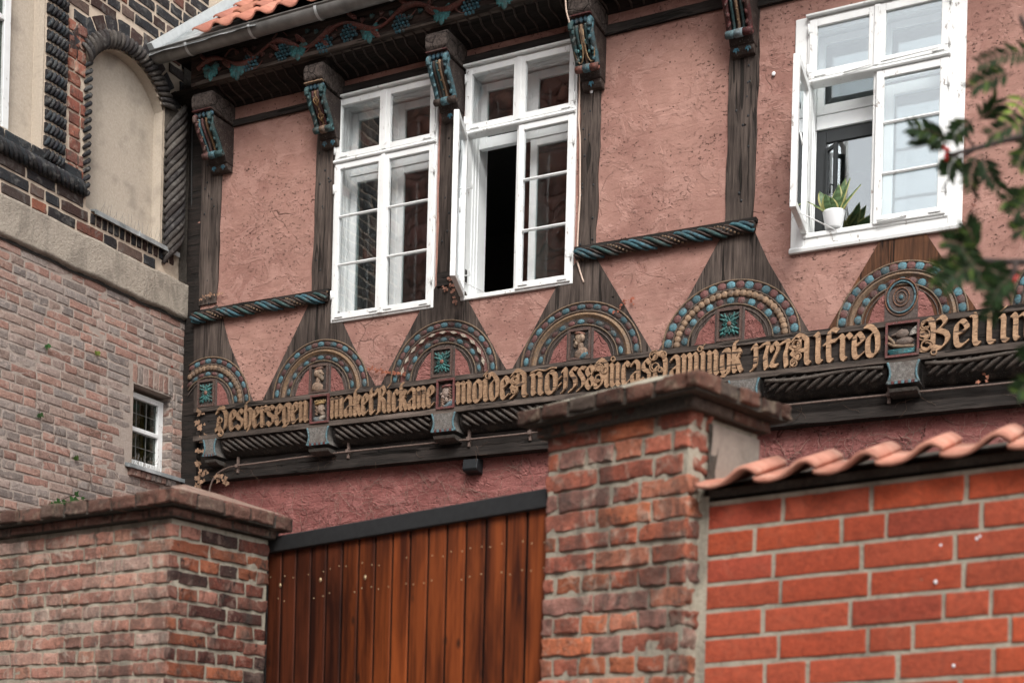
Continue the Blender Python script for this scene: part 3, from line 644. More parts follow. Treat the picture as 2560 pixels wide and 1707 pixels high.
def arch_unit(i, U):
    c, rx, ry = U['c'], U['rx'], U['ry']; mb = MB()
    poly = [FP(x, y, WB) for x, y in U['px']]; poly = [(u, max(v, BT-.01)) for u, v in poly]
    mb.prism(FAC, poly[::-1], -.01, WB); root = mb.build('brace', M['oak'], house)
    root.data.materials[0] = M['oak'] if i != 5 else M['tanoak']
    # plaster triangles under the arch
    tp = MB(); ri = .62
    for s in (-1, 1):
        a = .105; q = [(c+s*a, BT+.006), (c+s*a, BT+ry*ri*.80), (c+s*(a+.035), BT+ry*ri*.70), (c+s*(rx*ri*.72), BT+ry*ri*.40), (c+s*(rx*ri-.045), BT+.006)]
        if c+s*.3 < -7.62: continue
        tp.prism(FAC, q if s < 0 else q[::-1], 0, WB+.004)
    tp.build('plaster_infill', M['infill'], root)
    pts = lambda f, a0=0, a1=180, n=40: [(c+rx*f*math.cos(R(a0+(a1-a0)*k/n)), BT+ry*f*math.sin(R(a0+(a1-a0)*k/n))) for k in range(n+1)]
    ok = lambda u: u > -7.66
    def ring(f, r, col, w=WB+.004, nm='moulding'):
        m = MB(); m.col = col; pp = [FAC(u, v, w) for u, v in pts(f) if ok(u)]; m.tube(pp, r, 6); return m
    m = MB()
    for f, r, col in ((1.0, .007, (.24, .16, .10)), (.855, .006, (.16, .11, .08)), (.775, .006, TEAL), (.62, .006, (.2, .14, .09)), (.56, .004, (.13, .10, .085))):
        q = ring(f, r, col); m.col = col; m.tube([FAC(u, v, WB+.003) for u, v in pts(f) if ok(u)], r, 6)
    m.build('arch_moulding', M['carve'], root)
    # dark groove behind the beads
    g = MB(); g.col = (.035, .028, .025)
    for f0, f1 in ((.865, .985), (.635, .72)):
        P0, P1 = pts(f0), pts(f1)
        for k in range(40):
            if ok(min(P0[k][0], P1[k+1][0], P0[k+1][0], P1[k][0])): g.add([FAC(*P0[k], WB+.002), FAC(*P1[k], WB+.002), FAC(*P1[k+1], WB+.002), FAC(*P0[k+1], WB+.002)], [(0, 1, 2, 3)])
    g.build('bead_groove', M['carve'], root)
    for f, n, ru in ((.927, 21, .028), (.677, 13, .025)):
        for kind_, col in ((0, BLUE), (1, RED)):
            bd_ = MB(); rn = random.Random(i*3+n)
            for k in range(n):
                a = R(3+174*(k+.5)/n); u, v = c+rx*f*math.cos(a), BT+ry*f*math.sin(a)
                if k % 2 != kind_ or not ok(u-.02): continue
                q = rn.uniform(.5, 1.35)*(1.35 if i > 3 else 1.); bd_.col = tuple(min(1, x*q) for x in col)
                bd_.ell(FAC, (u, v, WB+.001), (ru*(1.15 if i in (4, 5) else 1.2), ru*(1.08 if i in (4, 5) else .74), .009), 9, 6, math.atan2(ry*math.cos(a), -rx*math.sin(a)))
            if bd_.v: bd_.build('blue_beads' if kind_ == 0 else 'red_beads', M['carve'], root)
    f = .79 if U['mid'] == 'band' else .79
    mm = MB()
    if U['mid'] == 'balls':
        for k in range(27):
            a = R(2+176*(k+.5)/27); u, v = c+rx*.79*math.cos(a), BT+ry*.79*math.sin(a)
            if not ok(u-.02): continue
            q = (.8+.4*((k*37) % 10)/10)*(1.5 if i == 4 else 1.); mm.col = tuple(x*q for x in TAN); mm.ell(FAC, (u, v, WB+.004), (.028, .025, .014), 9, 6, math.atan2(ry*math.cos(a), -rx*math.sin(a)))
    else:
        mm.col = TAN if U['mid'] == 'band' else (.15, .05, .04)
        if i in (1,): mm.col = (.26, .16, .09)
        if i == 3: mm.col = (.30, .19, .11)
        for k0 in range(40):
            q0, q1 = pts(.745)[k0], pts(.745)[k0+1]; q2, q3 = pts(.835)[k0+1], pts(.835)[k0]; h0, h1 = pts(.79)[k0], pts(.79)[k0+1]
            if not ok(q0[0]): continue
            mm.add([FAC(*q0, WB), FAC(*q1, WB), FAC(*h1, WB+.016), FAC(*h0, WB+.016)], [(0, 1, 2, 3)], True); mm.add([FAC(*h0, WB+.016), FAC(*h1, WB+.016), FAC(*q2, WB), FAC(*q3, WB)], [(0, 1, 2, 3)], True)
        if U['mid'] == 'diamond':
            mm.col = (.55, .47, .38)
            for k in range(11):
                a = R(8+164*(k+.5)/11); u, v = c+rx*.79*math.cos(a), BT+ry*.79*math.sin(a); tx, ty = -math.sin(a), math.cos(a)
                mm.prism(FAC, [(u+tx*.034, v+ty*.034), (u+ty*.012, v-tx*.012), (u-tx*.034, v-ty*.034), (u-ty*.012, v+tx*.012)], WB, WB+.021)
    mm.build('middle_moulding', M['carve'], root)
    # panel on the foot of the post
    pw, ph = .088, .235
    fr = MB(); fr.col = (.11, .08, .07)
    fr.prism(FAC, [(c-.105, BT-.003), (c+.105, BT-.003), (c+.105, BT+ry*.55), (c-.105, BT+ry*.55)], 0, WB+.008)
    if U['panel'] != 'rings':
        for a, b, cc, d_ in ((-pw, pw, .012, .03), (-pw, pw, ph-.018, ph), (-pw, -pw+.016, .03, ph-.018), (pw-.016, pw, .03, ph-.018)):
            fr.col = (.13, .075, .06); fr.box(FAC, c+a, c+b, BT+cc, BT+d_, WB+.008, WB+.026)
        fr.col = (.04, .032, .028); fr.box(FAC, c-pw+.016, c+pw-.016, BT+.03, BT+ph-.018, WB+.008, WB+.011)
    fr.build('panel_frame', M['carve'], root)
    pn = MB(); cv = BT+.125; W0 = WB+.012
    if U['panel'] == 'leaf':
        for k in range(8):
            a = k*math.pi/4+math.pi/8*0; L = .085 if k % 2 else .06
            if k % 2 == 0 and k % 4 == 0: L = .05
            for (t, s, r_) in ((.35, 0, .4), (.62, .5, .34), (.62, -.5, .34), (.9, 0, .3), (.8, .62, .2), (.8, -.62, .2)):
                aa = a+s*.45; pn.col = J((.05, .19, .18), .7, 1.5); pn.ell(FAC, (c+L*t*math.cos(aa), cv+L*1.15*t*math.sin(aa), W0+.004), (L*r_*.75, L*r_*.33, .011), 7, 5, aa)
        pn.col = (.32, .13, .09); pn.ell(FAC, (c, cv, W0+.01), (.017, .019, .014), 9, 6)
    elif U['panel'] == 'head':
        s = 1 if i == 1 else -1; pn.col = (.36, .25, .17)
        pn.ell(FAC, (c+s*.005, cv+.035, W0+.004), (.034, .045, .024)); pn.ell(FAC, (c+s*.036, cv+.030, W0+.006), (.012, .011, .014), rot=-.5*s)   # skull, nose
        pn.col = (.42, .31, .22); pn.ell(FAC, (c+s*.024, cv+.004, W0+.006), (.020, .022, .02)); pn.ell(FAC, (c+s*.033, cv-.006, W0+.007), (.013, .02, .014))  # beard
        pn.col = (.30, .20, .14); pn.ell(FAC, (c-s*.008, cv-.02, W0), (.024, .04, .018)); pn.ell(FAC, (c-s*.014, cv-.07, W0+.002), (.058, .045, .02), rot=-.35*s)
        pn.col = (.40, .28, .20); pn.ell(FAC, (c-s*.018, cv+.040, W0+.01), (.026, .034, .02)); pn.col = (.26, .12, .08); pn.ell(FAC, (c-s*.002, cv+.072, W0+.006), (.046, .016, .022), rot=.2*s)
        pn.col = (.02, .015, .012); pn.ell(FAC, (c+s*.024, cv+.036, W0+.026), (.006, .004, .003), 6, 4); pn.ell(FAC, (c+s*.03, cv+.012, W0+.025), (.008, .003, .003), 6, 4)
        pn.col = (.33, .22, .15)
        for k in range(4): pn.tube([FAC(c-s*(.0+k*.014), cv-.03-k*.004, W0+.014), FAC(c-s*(.03+k*.012), cv-.1, W0+.012)], .005, 5)
        if i == 3: pn.col = BLUE; pn.ell(FAC, (c+.035, cv-.088, W0+.006), (.04, .026, .016), rot=.5)
    else:
        for r_, th, col in ((.118, .004, (.28, .12, .06)), (.10, .006, BLUE), (.058, .004, (.25, .12, .07)), (.036, .003, (.2, .1, .06))):
            pn.col = col; pn.tube([FAC(c+r_*.86*math.cos(R(k*10)), BT+.155+r_*math.sin(R(k*10)), W0) for k in range(37)], th, 6)
        pn.col = BLUE; pn.ell(FAC, (c, BT+.155, W0), (.014, .016, .006))
    pn.build({'leaf': 'leaf_rosette', 'head': 'portrait_head', 'rings': 'ring_ornament'}[U['panel']], M['carve'], root)
M['tanoak'] = timber('oiled_oak', (.035, .018, .012), (.22, .095, .045), 'z')
for i, U in enumerate(units): arch_unit(i, U)

# ---- twisted rope mouldings below the windows
def rope(u0, u1, vc, name, r=.038):
    T = FAC; N = 7; cols = [(.05, .14, .18), (.08, .045, .035), (.04, .11, .11), (.08, .045, .035), None, (.08, .045, .035), (.05, .15, .18)]
    b = MB(); b.col = (.03, .022, .018); b.tube([FAC(u0, vc, .035), FAC(u1, vc, .035)], r*.86, 12); root = b.build(name, M['carve'], house)
    pitch = .40; s1 = MB(); s2 = MB(); n = int((u1-u0)/.012)
    for k in range(N):
        ph = 2*math.pi*k/N; seg = []
        for j in range(n+1):
            u = u0+(u1-u0)*j/n; a = -2*math.pi*u/pitch*1.0+ph
            x, y = math.cos(a), math.sin(a)
            if x > -.35: seg.append((u, vc+r*.90*y, .035+r*.90*x))
            else:
                if len(seg) > 2: put(s1, s2, seg, cols[k])
                seg = []
        if len(seg) > 2: put(s1, s2, seg, cols[k])
    s1.build('rope_strand', M['carve'], root); s2.build('rope_beads', M['carve'], root)
    cap = MB(); cap.col = (.03, .022, .018)
    cap.board(FAC, [(u0-.01, vc+r+.02), (u1+.01, vc+r+.02), (u1+.01, vc+r-.004), (u0-.01, vc+r-.004)], -.01, .05, 20, 2, .004, .003, 4); cap.build('rope_ledge', M['darkx'], root)
def put(s1, s2, seg, col):
    if col is None:
        s2.col = (.26, .165, .10); d = 0
        for a, b in zip(seg, seg[1:]):
            d += math.dist(a, b)
            if d > .021: s2.ell(FAC, b, (.0095, .009, .009), 7, 5); d = 0
    else:
        s1.col = J(col, .7, 1.25); s1.tube([FAC(*p) for p in seg], .0145 if col[2] > .1 else .007, 6)
rope(-7.60, -6.245, 5.315, 'rope_moulding'); rope(-4.10, -2.78, 5.315, 'rope_moulding')

# ---- lettered beam
beam = MB()
beam.board(FAC, [(-7.55, BT), (1.2, BT), (1.2, 4.31), (-7.55, 4.31)], -.05, .030, 120, 6, .003, .003, 2)
beamo = beam.build('lettered_beam', M['darkx'], house)
fr = MB()
fr.board(FAC, [(-7.56, BT+.003), (1.2, BT+.003), (1.2, 4.520), (-7.56, 4.520)], .0, .052, 140, 2, .004, .003, 3)
fr.board(FAC, [(-7.56, 4.325), (1.2, 4.325), (1.2, 4.285), (-7.56, 4.285)], .0, .054, 140, 2, .004, .003, 8)
fr.build('beam_border', M['oakx'], beamo)
# ---- blackletter: every stroke is a broad-nib sweep
GL = {
 'i': (.36, [[(.06, 1.02), (.14, .92), (.14, .12), (.26, -.02)], [(.10, 1.28), (.18, 1.36)]]),
 'n': (.66, [[(.04, 1.02), (.13, .9), (.13, .14), (.2, .0)], [(.15, .82), (.34, 1.02), (.45, .88), (.45, .12), (.57, -.02)]]),
 'm': (.98, [[(.04, 1.02), (.13, .9), (.13, .14), (.2, .0)], [(.15, .82), (.34, 1.02), (.45, .88), (.45, .14), (.52, 0)], [(.47, .82), (.66, 1.02), (.77, .88), (.77, .12), (.89, -.02)]]),
 'u': (.68, [[(.04, 1.02), (.13, .9), (.13, .12), (.25, -.02), (.44, .14)], [(.38, 1.02), (.46, .9), (.46, .12), (.58, -.02)]]),
 'e': (.52, [[(.16, .5), (.42, .66), (.4, .86), (.28, 1.02), (.12, .84), (.12, .14), (.26, -.02), (.44, .14)]]),
 's': (.56, [[(.46, .84), (.30, 1.02), (.12, .84), (.14, .6), (.42, .44), (.44, .16), (.26, -.02), (.05, .16)]]),
 'h': (.60, [[(.22, 1.36), (.12, 1.2), (.12, .12), (.22, -.02)], [(.14, .84), (.32, 1.02), (.46, .84), (.45, .2), (.30, -.16)]]),
 'r': (.48, [[(.04, 1.02), (.13, .9), (.13, .12), (.25, -.02)], [(.18, .86), (.34, 1.04), (.46, .90)]]),
 'g': (.60, [[(.44, .88), (.27, 1.02), (.12, .84), (.12, .16), (.26, -.0), (.42, .16)], [(.36, 1.04), (.46, .9), (.46, .05), (.32, -.14), (.12, -.12)]]),
 'a': (.64, [[(.08, .84), (.24, 1.02), (.45, .86), (.45, .12), (.56, -.02)], [(.43, .54), (.14, .40), (.12, .14), (.24, -.02), (.43, .16)]]),
 'k': (.56, [[(.30, 1.34), (.13, 1.22), (.13, .12), (.24, -.02)], [(.14, .62), (.32, .98), (.42, .80), (.22, .56)], [(.0, .56), (.36, .60)], [(.26, .56), (.42, .14), (.52, -.02)]]),
 't': (.44, [[(.18, 1.26), (.14, 1.1), (.14, .14), (.27, -.02), (.38, .1)], [(.0, .90), (.36, .94)]]),
 'c': (.50, [[(.42, .84), (.28, 1.02), (.12, .84), (.12, .14), (.27, -.02), (.42, .13)]]),
 'l': (.42, [[(.05, 1.22), (.15, 1.12), (.15, .12), (.28, -.02)]]),
 'd': (.64, [[(.02, 1.30), (.26, 1.22), (.46, .86), (.47, .16), (.28, -.02), (.12, .16), (.12, .74), (.28, .94)]]),
 'o': (.60, [[(.28, 1.02), (.12, .84), (.12, .14), (.29, -.02), (.47, .14), (.47, .84), (.28, 1.02)]]),
 'f': (.56, [[(.50, 1.26), (.30, 1.34), (.16, 1.16), (.16, .12), (.28, -.02)], [(.0, .74), (.26, .82), (.46, .86)]]),
 'D': (.86, [[(-.02, .98), (.14, 1.26), (.46, 1.14), (.62, .84), (.60, .16), (.36, -.04), (.12, .16), (.08, .52), (.22, .62)], [(.0, .0), (-.04, .16), (.1, .22)], [(.1, 1.12), (.34, 1.30), (.52, 1.18)]]),
 'R': (.84, [[(.02, .94), (.10, 1.20), (.28, 1.10)], [(.32, 1.22), (.30, .10), (.18, -.02)], [(.34, 1.16), (.52, 1.32), (.66, 1.12), (.56, .86), (.36, .74)], [(.46, .74), (.62, .5), (.62, .12), (.76, -.02)]]),
 'A': (.92, [[(.06, 1.08), (.26, 1.28), (.58, 1.10), (.62, .9), (.62, .12), (.74, -.02)], [(.34, 1.12), (.28, .5), (.20, .1), (.04, -.02)], [(.26, .56), (.60, .60)], [(.12, .98), (.0, .82), (.14, .70), (.04, .52), (.16, .38), (.04, .20)]]),
 'L': (.86, [[(.46, 1.26), (.26, 1.18), (.20, .94), (.42, .62), (.46, .3), (.28, .02), (.04, .02), (.08, .3), (.22, .26)], [(.1, .84), (.04, 1.1), (.3, 1.30), (.56, 1.16), (.66, .96), (.66, .12), (.78, -.02)]]),
 'B': (.96, [[(.04, 1.04), (.20, 1.24), (.36, 1.08), (.36, .14), (.18, -.04), (.0, .04)], [(.36, 1.04), (.60, 1.30), (.74, 1.10), (.52, .76)], [(.50, .76), (.78, .58), (.80, .26), (.60, -.02), (.30, .12)], [(.16, .9), (.04, .7), (.2, .54), (.1, .36)]]),
 '1': (.38, [[(.04, .94), (.17, 1.06), (.17, .16), (.0, -.04)]]),
 '5': (.46, [[(.44, .98), (.24, 1.04), (.12, .84), (.34, .50), (.34, .16), (.06, -.04)]]),
 '8': (.54, [[(.27, .56), (.10, .82), (.26, 1.08), (.44, .84), (.27, .56), (.08, .26), (.26, -.02), (.46, .24), (.27, .56)]]),
 '7': (.46, [[(.02, .98), (.40, 1.08), (.26, .5), (.32, -.04)]]),
 '2': (.50, [[(.14, .72), (.12, .94), (.26, 1.06), (.42, .90), (.34, .6), (.10, .10), (.38, .04)]]),
 '.': (.22, [[(.06, .62), (.12, .68)], [(.06, .30), (.12, .36)]]),
}
def hull(P):
    P = sorted(set((round(x, 5), round(y, 5)) for x, y in P)); 
    if len(P) < 3: return P
    def half(Q):
        o = []
        for p in Q:
            while len(o) > 1 and (o[-1][0]-o[-2][0])*(p[1]-o[-2][1])-(o[-1][1]-o[-2][1])*(p[0]-o[-2][0]) <= 0: o.pop()
            o.append(p)
        return o
    a, b = half(P), half(P[::-1]); return a[:-1]+b[:-1]
def word(txt, x0, x1, yc, base=4.347, xh=.148, name='carved_word'):
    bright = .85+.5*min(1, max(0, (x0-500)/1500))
    ua, ub = FP(x0, yc, .05)[0], FP(x1, yc, .05)[0]; W = sum(GL[ch][0] for ch in txt); sx = (ub-ua)/W; mb = MB(); u = ua; k = 0
    for ch in txt:
        adv, strokes = GL[ch]
        for st in strokes:
            sp = smooth([(u+x*sx, base+y*xh) for x, y in st], 3) if len(st) > 2 else [(u+x*sx, base+y*xh) for x, y in st]
            hw, ang = min(.098*sx, .0155), R(40)
            nb = [(a*hw*math.cos(ang)*1.08-b*.003*math.sin(ang), a*hw*math.sin(ang)*1.15+b*.003*math.cos(ang)) for a in (-1, 1) for b in (-1, 1)]
            for p, q in zip(sp, sp[1:]):
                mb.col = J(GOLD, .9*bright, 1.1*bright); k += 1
                h = hull([(c[0]+d[0], c[1]+d[1]) for c in (p, q) for d in nb])
                if len(h) > 2: mb.prism(FAC, h, .033, .0555+.0025*((k*7) % 11)/11, back=False)
        u += adv*sx
    return mb.build(name, M['letter'], beamo)
t = NT('carved_letter'); c_ = t.col(); a_ = t.noise(90, t.vscale(.35, 1, 1), detail=4, rough=.7); b_ = t.noise(60, t.vscale(.08, 1, 1), detail=2)
cc = t.mix(t.mr(a_, .34, .66), t.mix(1., c_, (.48, .44, .42), 'MULTIPLY'), c_); cc = t.mix(t.mr(b_, .63, .66), cc, (.05, .03, .02))
M['letter'] = t.done(cc, .7, t.bump(a_, .004, .8))
YL = lambda x: 1052-.125*(x-540)
for txt, a, b in (('Deshersegen', 543, 771), ('maket', 826, 938), ('Rick', 938, 1018), ('ane', 1019, 1086), ('moide', 1140, 1273), ('Ano', 1277, 1394), ('.1558', 1396, 1487),
                  ('Lucas', 1488, 1628), ('Damingk', 1634, 1856), ('1727', 1880, 1974), ('Alfred', 1978, 2204), ('Bellin', 2302, 2585)):
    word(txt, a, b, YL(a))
fl_ = MB(); fl_.col = GOLD                                            # curls above the capitals
def curl(px, py, r_, turns=1.2, a0=0, rad=.006):
    u, v = FP(px, py, .056); fl_.tube([FAC(u+r_*(1-.5*k/24)*math.cos(a0+turns*6.28*k/24), v+r_*(1-.5*k/24)*math.sin(a0+turns*6.28*k/24), .056) for k in range(25)], rad, 5)
for x, y, q in ((662, 1022, .026), (676, 1021, .02), (550, 1050, .03), (552, 1082, .03), (1219, 941, .024), (1532, 898, .02), (1635, 890, .038), (1658, 887, .026), (1637, 917, .04), (1650, 925, .02),
                (1750, 873, .022), (1288, 950, .03), (1286, 975, .03), (1498, 920, .032), (1512, 925, .028), (1495, 945, .03), (1990, 862, .036), (1994, 890, .034), (1985, 908, .028), (2312, 812, .034), (2310, 835, .045), (2316, 865, .04), (2335, 880, .022)):
    curl(x, y, q, 1.3, x*.7)
fl_.tube([FAC(*FP(x, y, .057), .057) for x, y in smooth([(1326, 933), (1345, 925), (1362, 927), (1378, 920), (1392, 920)], 4)], .007, 5)
fl_.build('flourish', M['letter'], beamo)
def relief(px0, px1, kind):
    u0, u1 = FP(px0, YL(px0), .055)[0], FP(px1, YL(px1), .055)[0]; c, cv, s = (u0+u1)/2, 4.42, 1
    m = MB(); m.col = (.19, .06, .055)
    for a, b, cc, d_ in ((u0, u1, 4.525, 4.54), (u0, u1, 4.315, 4.33), (u0, u0+.014, 4.33, 4.525), (u1-.014, u1, 4.33, 4.525)): m.box(FAC, a, b, cc, d_, .05, .066)
    m.col = (.03, .024, .022); m.box(FAC, u0+.014, u1-.014, 4.33, 4.525, .02, .034)
    fr = m.build('relief_frame', M['carve'], beamo); m = MB(); W0 = .04
    if kind == 'king':
        m.col = (.34, .25, .19); m.ell(FAC, (c+.0, cv+.01, W0), (.036, .046, .022)); m.ell(FAC, (c+.035, cv+.004, W0+.004), (.010, .009, .010)); m.ell(FAC, (c+.018, cv-.03, W0), (.024, .02, .016)); m.ell(FAC, (c+.028, cv-.016, W0+.008), (.012, .005, .006))
        m.col = (.45, .29, .12); m.ell(FAC, (c-.008, cv+.052, W0+.004), (.052, .014, .024), rot=.12)
        for k in range(7): m.ell(FAC, (c-.054+k*.016, cv+.070+.004*(k % 2), W0+.004), (.006, .014, .008), 6, 4)
        for k in range(8): m.col = (.28, .18, .12); m.ell(FAC, (c-.042+.006*(k % 3), cv+.03-k*.009, W0+.004), (.012, .009, .012), 6, 4)
        m.col = (.42, .36, .30); m.ell(FAC, (c+.012, cv-.062, W0), (.04, .02, .016), rot=.5); m.col = (.16, .19, .2); m.ell(FAC, (c-.02, cv-.075, W0-.004), (.06, .028, .016), rot=-.3)
        m.col = (.40, .27, .15); m.tube([FAC(c+.072, cv-.085, W0+.01), FAC(c+.072, cv+.05, W0+.01)], .005, 6); m.ell(FAC, (c+.072, cv+.062, W0+.01), (.010, .016, .01), 7, 5)
    elif kind == 'man':
        m.col = (.40, .30, .25); m.ell(FAC, (c-.006, cv+.022, W0), (.036, .044, .022)); m.ell(FAC, (c-.044, cv+.010, W0+.004), (.013, .010, .012), rot=.5); m.ell(FAC, (c-.026, cv-.012, W0), (.022, .02, .018))
        for k in range(10): m.col = (.34, .22, .16); m.ell(FAC, (c-.040+.008*(k % 3), cv-.026-k*.006, W0+.002), (.012, .008, .010), 6, 4)
        for k in range(9): m.col = (.24, .15, .11); m.ell(FAC, (c+.026+.010*(k % 2), cv+.05-k*.010, W0+.004), (.012, .009, .012), 6, 4)
        m.col = (.30, .10, .09); m.ell(FAC, (c+.0, cv+.066, W0+.004), (.046, .014, .022), rot=.1)
        for k in range(6): m.col = (.44, .33, .27); m.tube([FAC(c+.002+k*.010, cv-.016-k*.004, W0+.008), FAC(c-.016+k*.013, cv-.062, W0+.006)], .005, 5)
        m.col = (.16, .23, .26); m.ell(FAC, (c+.03, cv-.07, W0), (.056, .024, .018), rot=.45); m.ell(FAC, (c+.0, cv-.082, W0), (.04, .014, .014), rot=.2)
    else:
        m.col = (.22, .16, .13); m.ell(FAC, (c-.005, cv+.045, W0), (.045, .034, .02), rot=.1); m.ell(FAC, (c-.05, cv+.045, W0), (.03, .010, .012), rot=.3); m.ell(FAC, (c+.01, cv-.005, W0), (.062, .030, .02), rot=.1)
        m.col = (.60, .56, .50)
        for k in range(4): m.ell(FAC, (c+.070, cv+.035+k*.011, W0+.012), (.034, .006, .008), 7, 4, rot=.25+.14*k)
        m.col = (.32, .22, .14); m.tube([FAC(c-.11, cv+.05, W0), FAC(c-.06, cv+.0, W0+.006), FAC(c-.05, cv-.03, W0+.006)], .011, 6); m.tube([FAC(c-.11, cv-.0, W0), FAC(c-.05, cv-.03, W0+.006), FAC(c+.07, cv-.04, W0)], .012, 6)
        m.col = (.04, .20, .22)
        for k in range(4): m.tube([FAC(c-.105+.01*k, cv-.058-k*.008, W0), FAC(c+.075, cv-.045-k*.009, W0)], .007, 6)
    m.build({'king': 'crowned_head', 'man': 'bearded_head'}.get(kind, 'bird_figure'), M['carve'], fr)
relief(776, 823, 'king'); relief(1092, 1137, 'man'); relief(2214, 2299, 'bird')

# ---- bracket heads under the lettered beam, gadroons, dark beam, rod
brk = [(509, 541, 1100), (768, 821, 1095), (1080, 1138, 1045), (1436, 1500, 990), (1822, 1898, 955), (2219, 2298, 915), (2660, 2750, 870)]
for i, (a, b, y) in enumerate(brk):
    u0, u1 = FP(a, y, .06)[0], FP(b, y, .06)[0]; c = (u0+u1)/2; h = (u1-u0)/2; m = MB()
    prof = [(4.283, .0), (4.255, .010), (4.215, .018), (4.175, .012), (4.145, -.003)]
    left = [(c-h+d_, v) for v, d_ in prof]; right = [(c+h-d_, v) for v, d_ in prof]
    m.col = (.20, .185, .17); m.prism(FAC, right+left[::-1], -.12, .062)
    m.col = (.09, .08, .07); m.prism(lambda a_, b_, c_: FAC(c_, b_, a_), [(.055, 4.118), (.045, 4.098), (.01, 4.085), (-.12, 4.08), (-.12, 4.118)], c-h+.01, c+h-.01)
    o = m.build('beam_head', M['oakx'] if 0 else M['carve'], house)
    m = MB()
    for side in (left, right): m.col = (.12, .235, .27); m.tube([FAC(u, v, .064) for u, v in smooth(side, 3)], .008, 6)
    n = 9
    for k in range(n):
        m.col = (.12, .235, .27) if k % 2 == 0 else (.14, .03, .03); x = c-h+.004+(2*h-.008)*k/n; m.box(FAC, x+.001, x+(2*h-.008)/n-.001, 4.143, 4.160, .05, .070)
    m.build('painted_edging', M['carve'], o)
for i in range(len(brk)-1):
    ua, ub = FP(brk[i][1], brk[i][2], .06)[0]+.012, FP(brk[i+1][0], brk[i+1][2], .06)[0]-.012
    m = MB(); m.col = (.03, .025, .022)  # near-black ground paints in the shade of the recess under the beam
    cur = lambda t: (4.284-.145*math.sin(t*1.45), .036-.13*(1-math.cos(t*1.45)))
    m.grid(lambda u, t, _: FAC(u, cur(t)[0], cur(t)[1]-.016), lambda u, t: (u, t, 0), [ua, ub], [k/8 for k in range(9)])
    sgn = -1 if i < 4 else 1; sp = .070; n = int((ub-ua)/sp)+2; rn = random.Random(i)
    for k in range(n):
        x = ua+(k+.2)*sp; pts = []
        for q in range(8):
            t = q/7; vv, ww = cur(.02+.52*t); xx = x-sgn*.15*(t-.5)
            if ua+.01 < xx < ub-.01: pts.append(FAC(xx, vv, ww-.004))
        if len(pts) > 2: m.col = J((.060, .048, .040), .5, 1.5); m.tube(pts, [.006+.009*math.sin(math.pi*(j+.5)/len(pts)) for j in range(len(pts))], 6)
    if sgn > 0: m.col = (.11, .09, .075); m.tube([FAC(ua+.02+(ub-ua-.04)*q/10, 4.262-.012*math.sin(q*.6), .036) for q in range(11)], .014, 6)
    m.build('gadroon_moulding', M['carve2'] if 'carve2' in M else M['carve'], house)
db = MB(); v1, v0 = 4.135, 3.972
db.board(FAC, [(-7.62, v1), (2.0, v1), (2.0, v0+.075), (-7.62, v0+.075)], -.15, -.075, 130, 3, .005, .004, 6)
db.board(FAC, [(-7.62, v0+.072), (2.0, v0+.072), (2.0, v0), (-7.62, v0)], -.15, -.055, 130, 3, .005, .006, 16)
db.build('jetty_beam', M['darkx'], house)
cd = MB(); pth = [(520, 1262), (523, 1228), (532, 1200), (548, 1180), (580, 1166), (640, 1158), (850, 1131), (1280, 1087), (1925, 1017), (2240, 985), (2540, 955), (2900, 915)]
cd.tube([FAC(*FP(x, y, -.03), -.03) for x, y in smooth(pth, 5)], .0075, 7)
rod = cd.build('metal_rod', M['iron'], None); tag(rod, 'thin rusty metal rod clipped along the dark beam under the lettering', 'rod')
for x, y in ((594, 1165), (870, 1128), (1172, 1098), (1325, 1082), (2222, 987)):
    m = MB(); u, v = FP(x, y, -.04); m.box(FAC, u-.009, u+.009, v-.055, v+.075, -.06, -.036); m.box(FAC, u-.013, u+.013, v-.014, v+.014, -.036, -.018); m.build('clip', M['iron'], rod, bevel=.002)
lamp = empty('wall_lamp'); tag(lamp, 'small black wedge-shaped wall lamp on the dark red plaster above the gate', 'lamp')
a, b = FP(1163, 1165, -.1), FP(1201, 1165, -.1); uc = (a[0]+b[0])/2; m = MB(); vt, vb = FP(1180, 1146, -.1)[1], FP(1180, 1184, -.1)[1]
m.prism(lambda p, q, r_: FAC(r_, q, p), [(-.15, vt), (-.06, vt-.012), (-.045, vb+.03), (-.06, vb+.012), (-.15, vb)], uc-.062, uc+.062); m.build('housing', M['black'], lamp, bevel=.004)
m = MB(); m.box(FAC, uc-.045, uc+.045, vb+.010, vb+.016, -.13, -.075); m.build('diffuser', M['lead_glass'], lamp)
m = MB(); m.box(FAC, uc-.05, uc+.05, vb+.01, vt-.01, -.16, -.149); m.build('back_plate', M['black'], lamp)

# ---- eaves: soffit with ribs, consoles, vine beam
cv_ = MB()
cur2 = lambda t: (7.012+.078*t+.02*math.sin(t*math.pi), .0+.30*t)
cv_.grid(lambda u, t, _: FAC(u, *cur2(t)), lambda u, t: (u, t, 0), lin(-7.7, 2.0, 60), lin(0, 1, 6))
cv_.build('soffit_board', M['cov'], house)
rb = MB(); rn = random.Random(8); u = -7.5
while u < 1.5:
    if not any(abs(u-c) < .13 for c in (-7.42, -6.29, -5.15, -4.05, -2.9)):
        pts = [FAC(u+.012*math.sin(t*9), cur2(t)[0]-.004, cur2(t)[1]) for t in lin(.06, .94, 9)]
        rb.col = J((.075, .05, .04), .6, 1.3); rb.tube(pts, .008, 5)
    u += .092
rb.build('soffit_rib', M['carve'], house, kind='stuff')
cns = [(477, 529, 250, 0), (757, 806, 185, 1), (1061, 1118, 95, 2), (1418, 1478, 10, 3), (1796, 1868, -60, 4)]
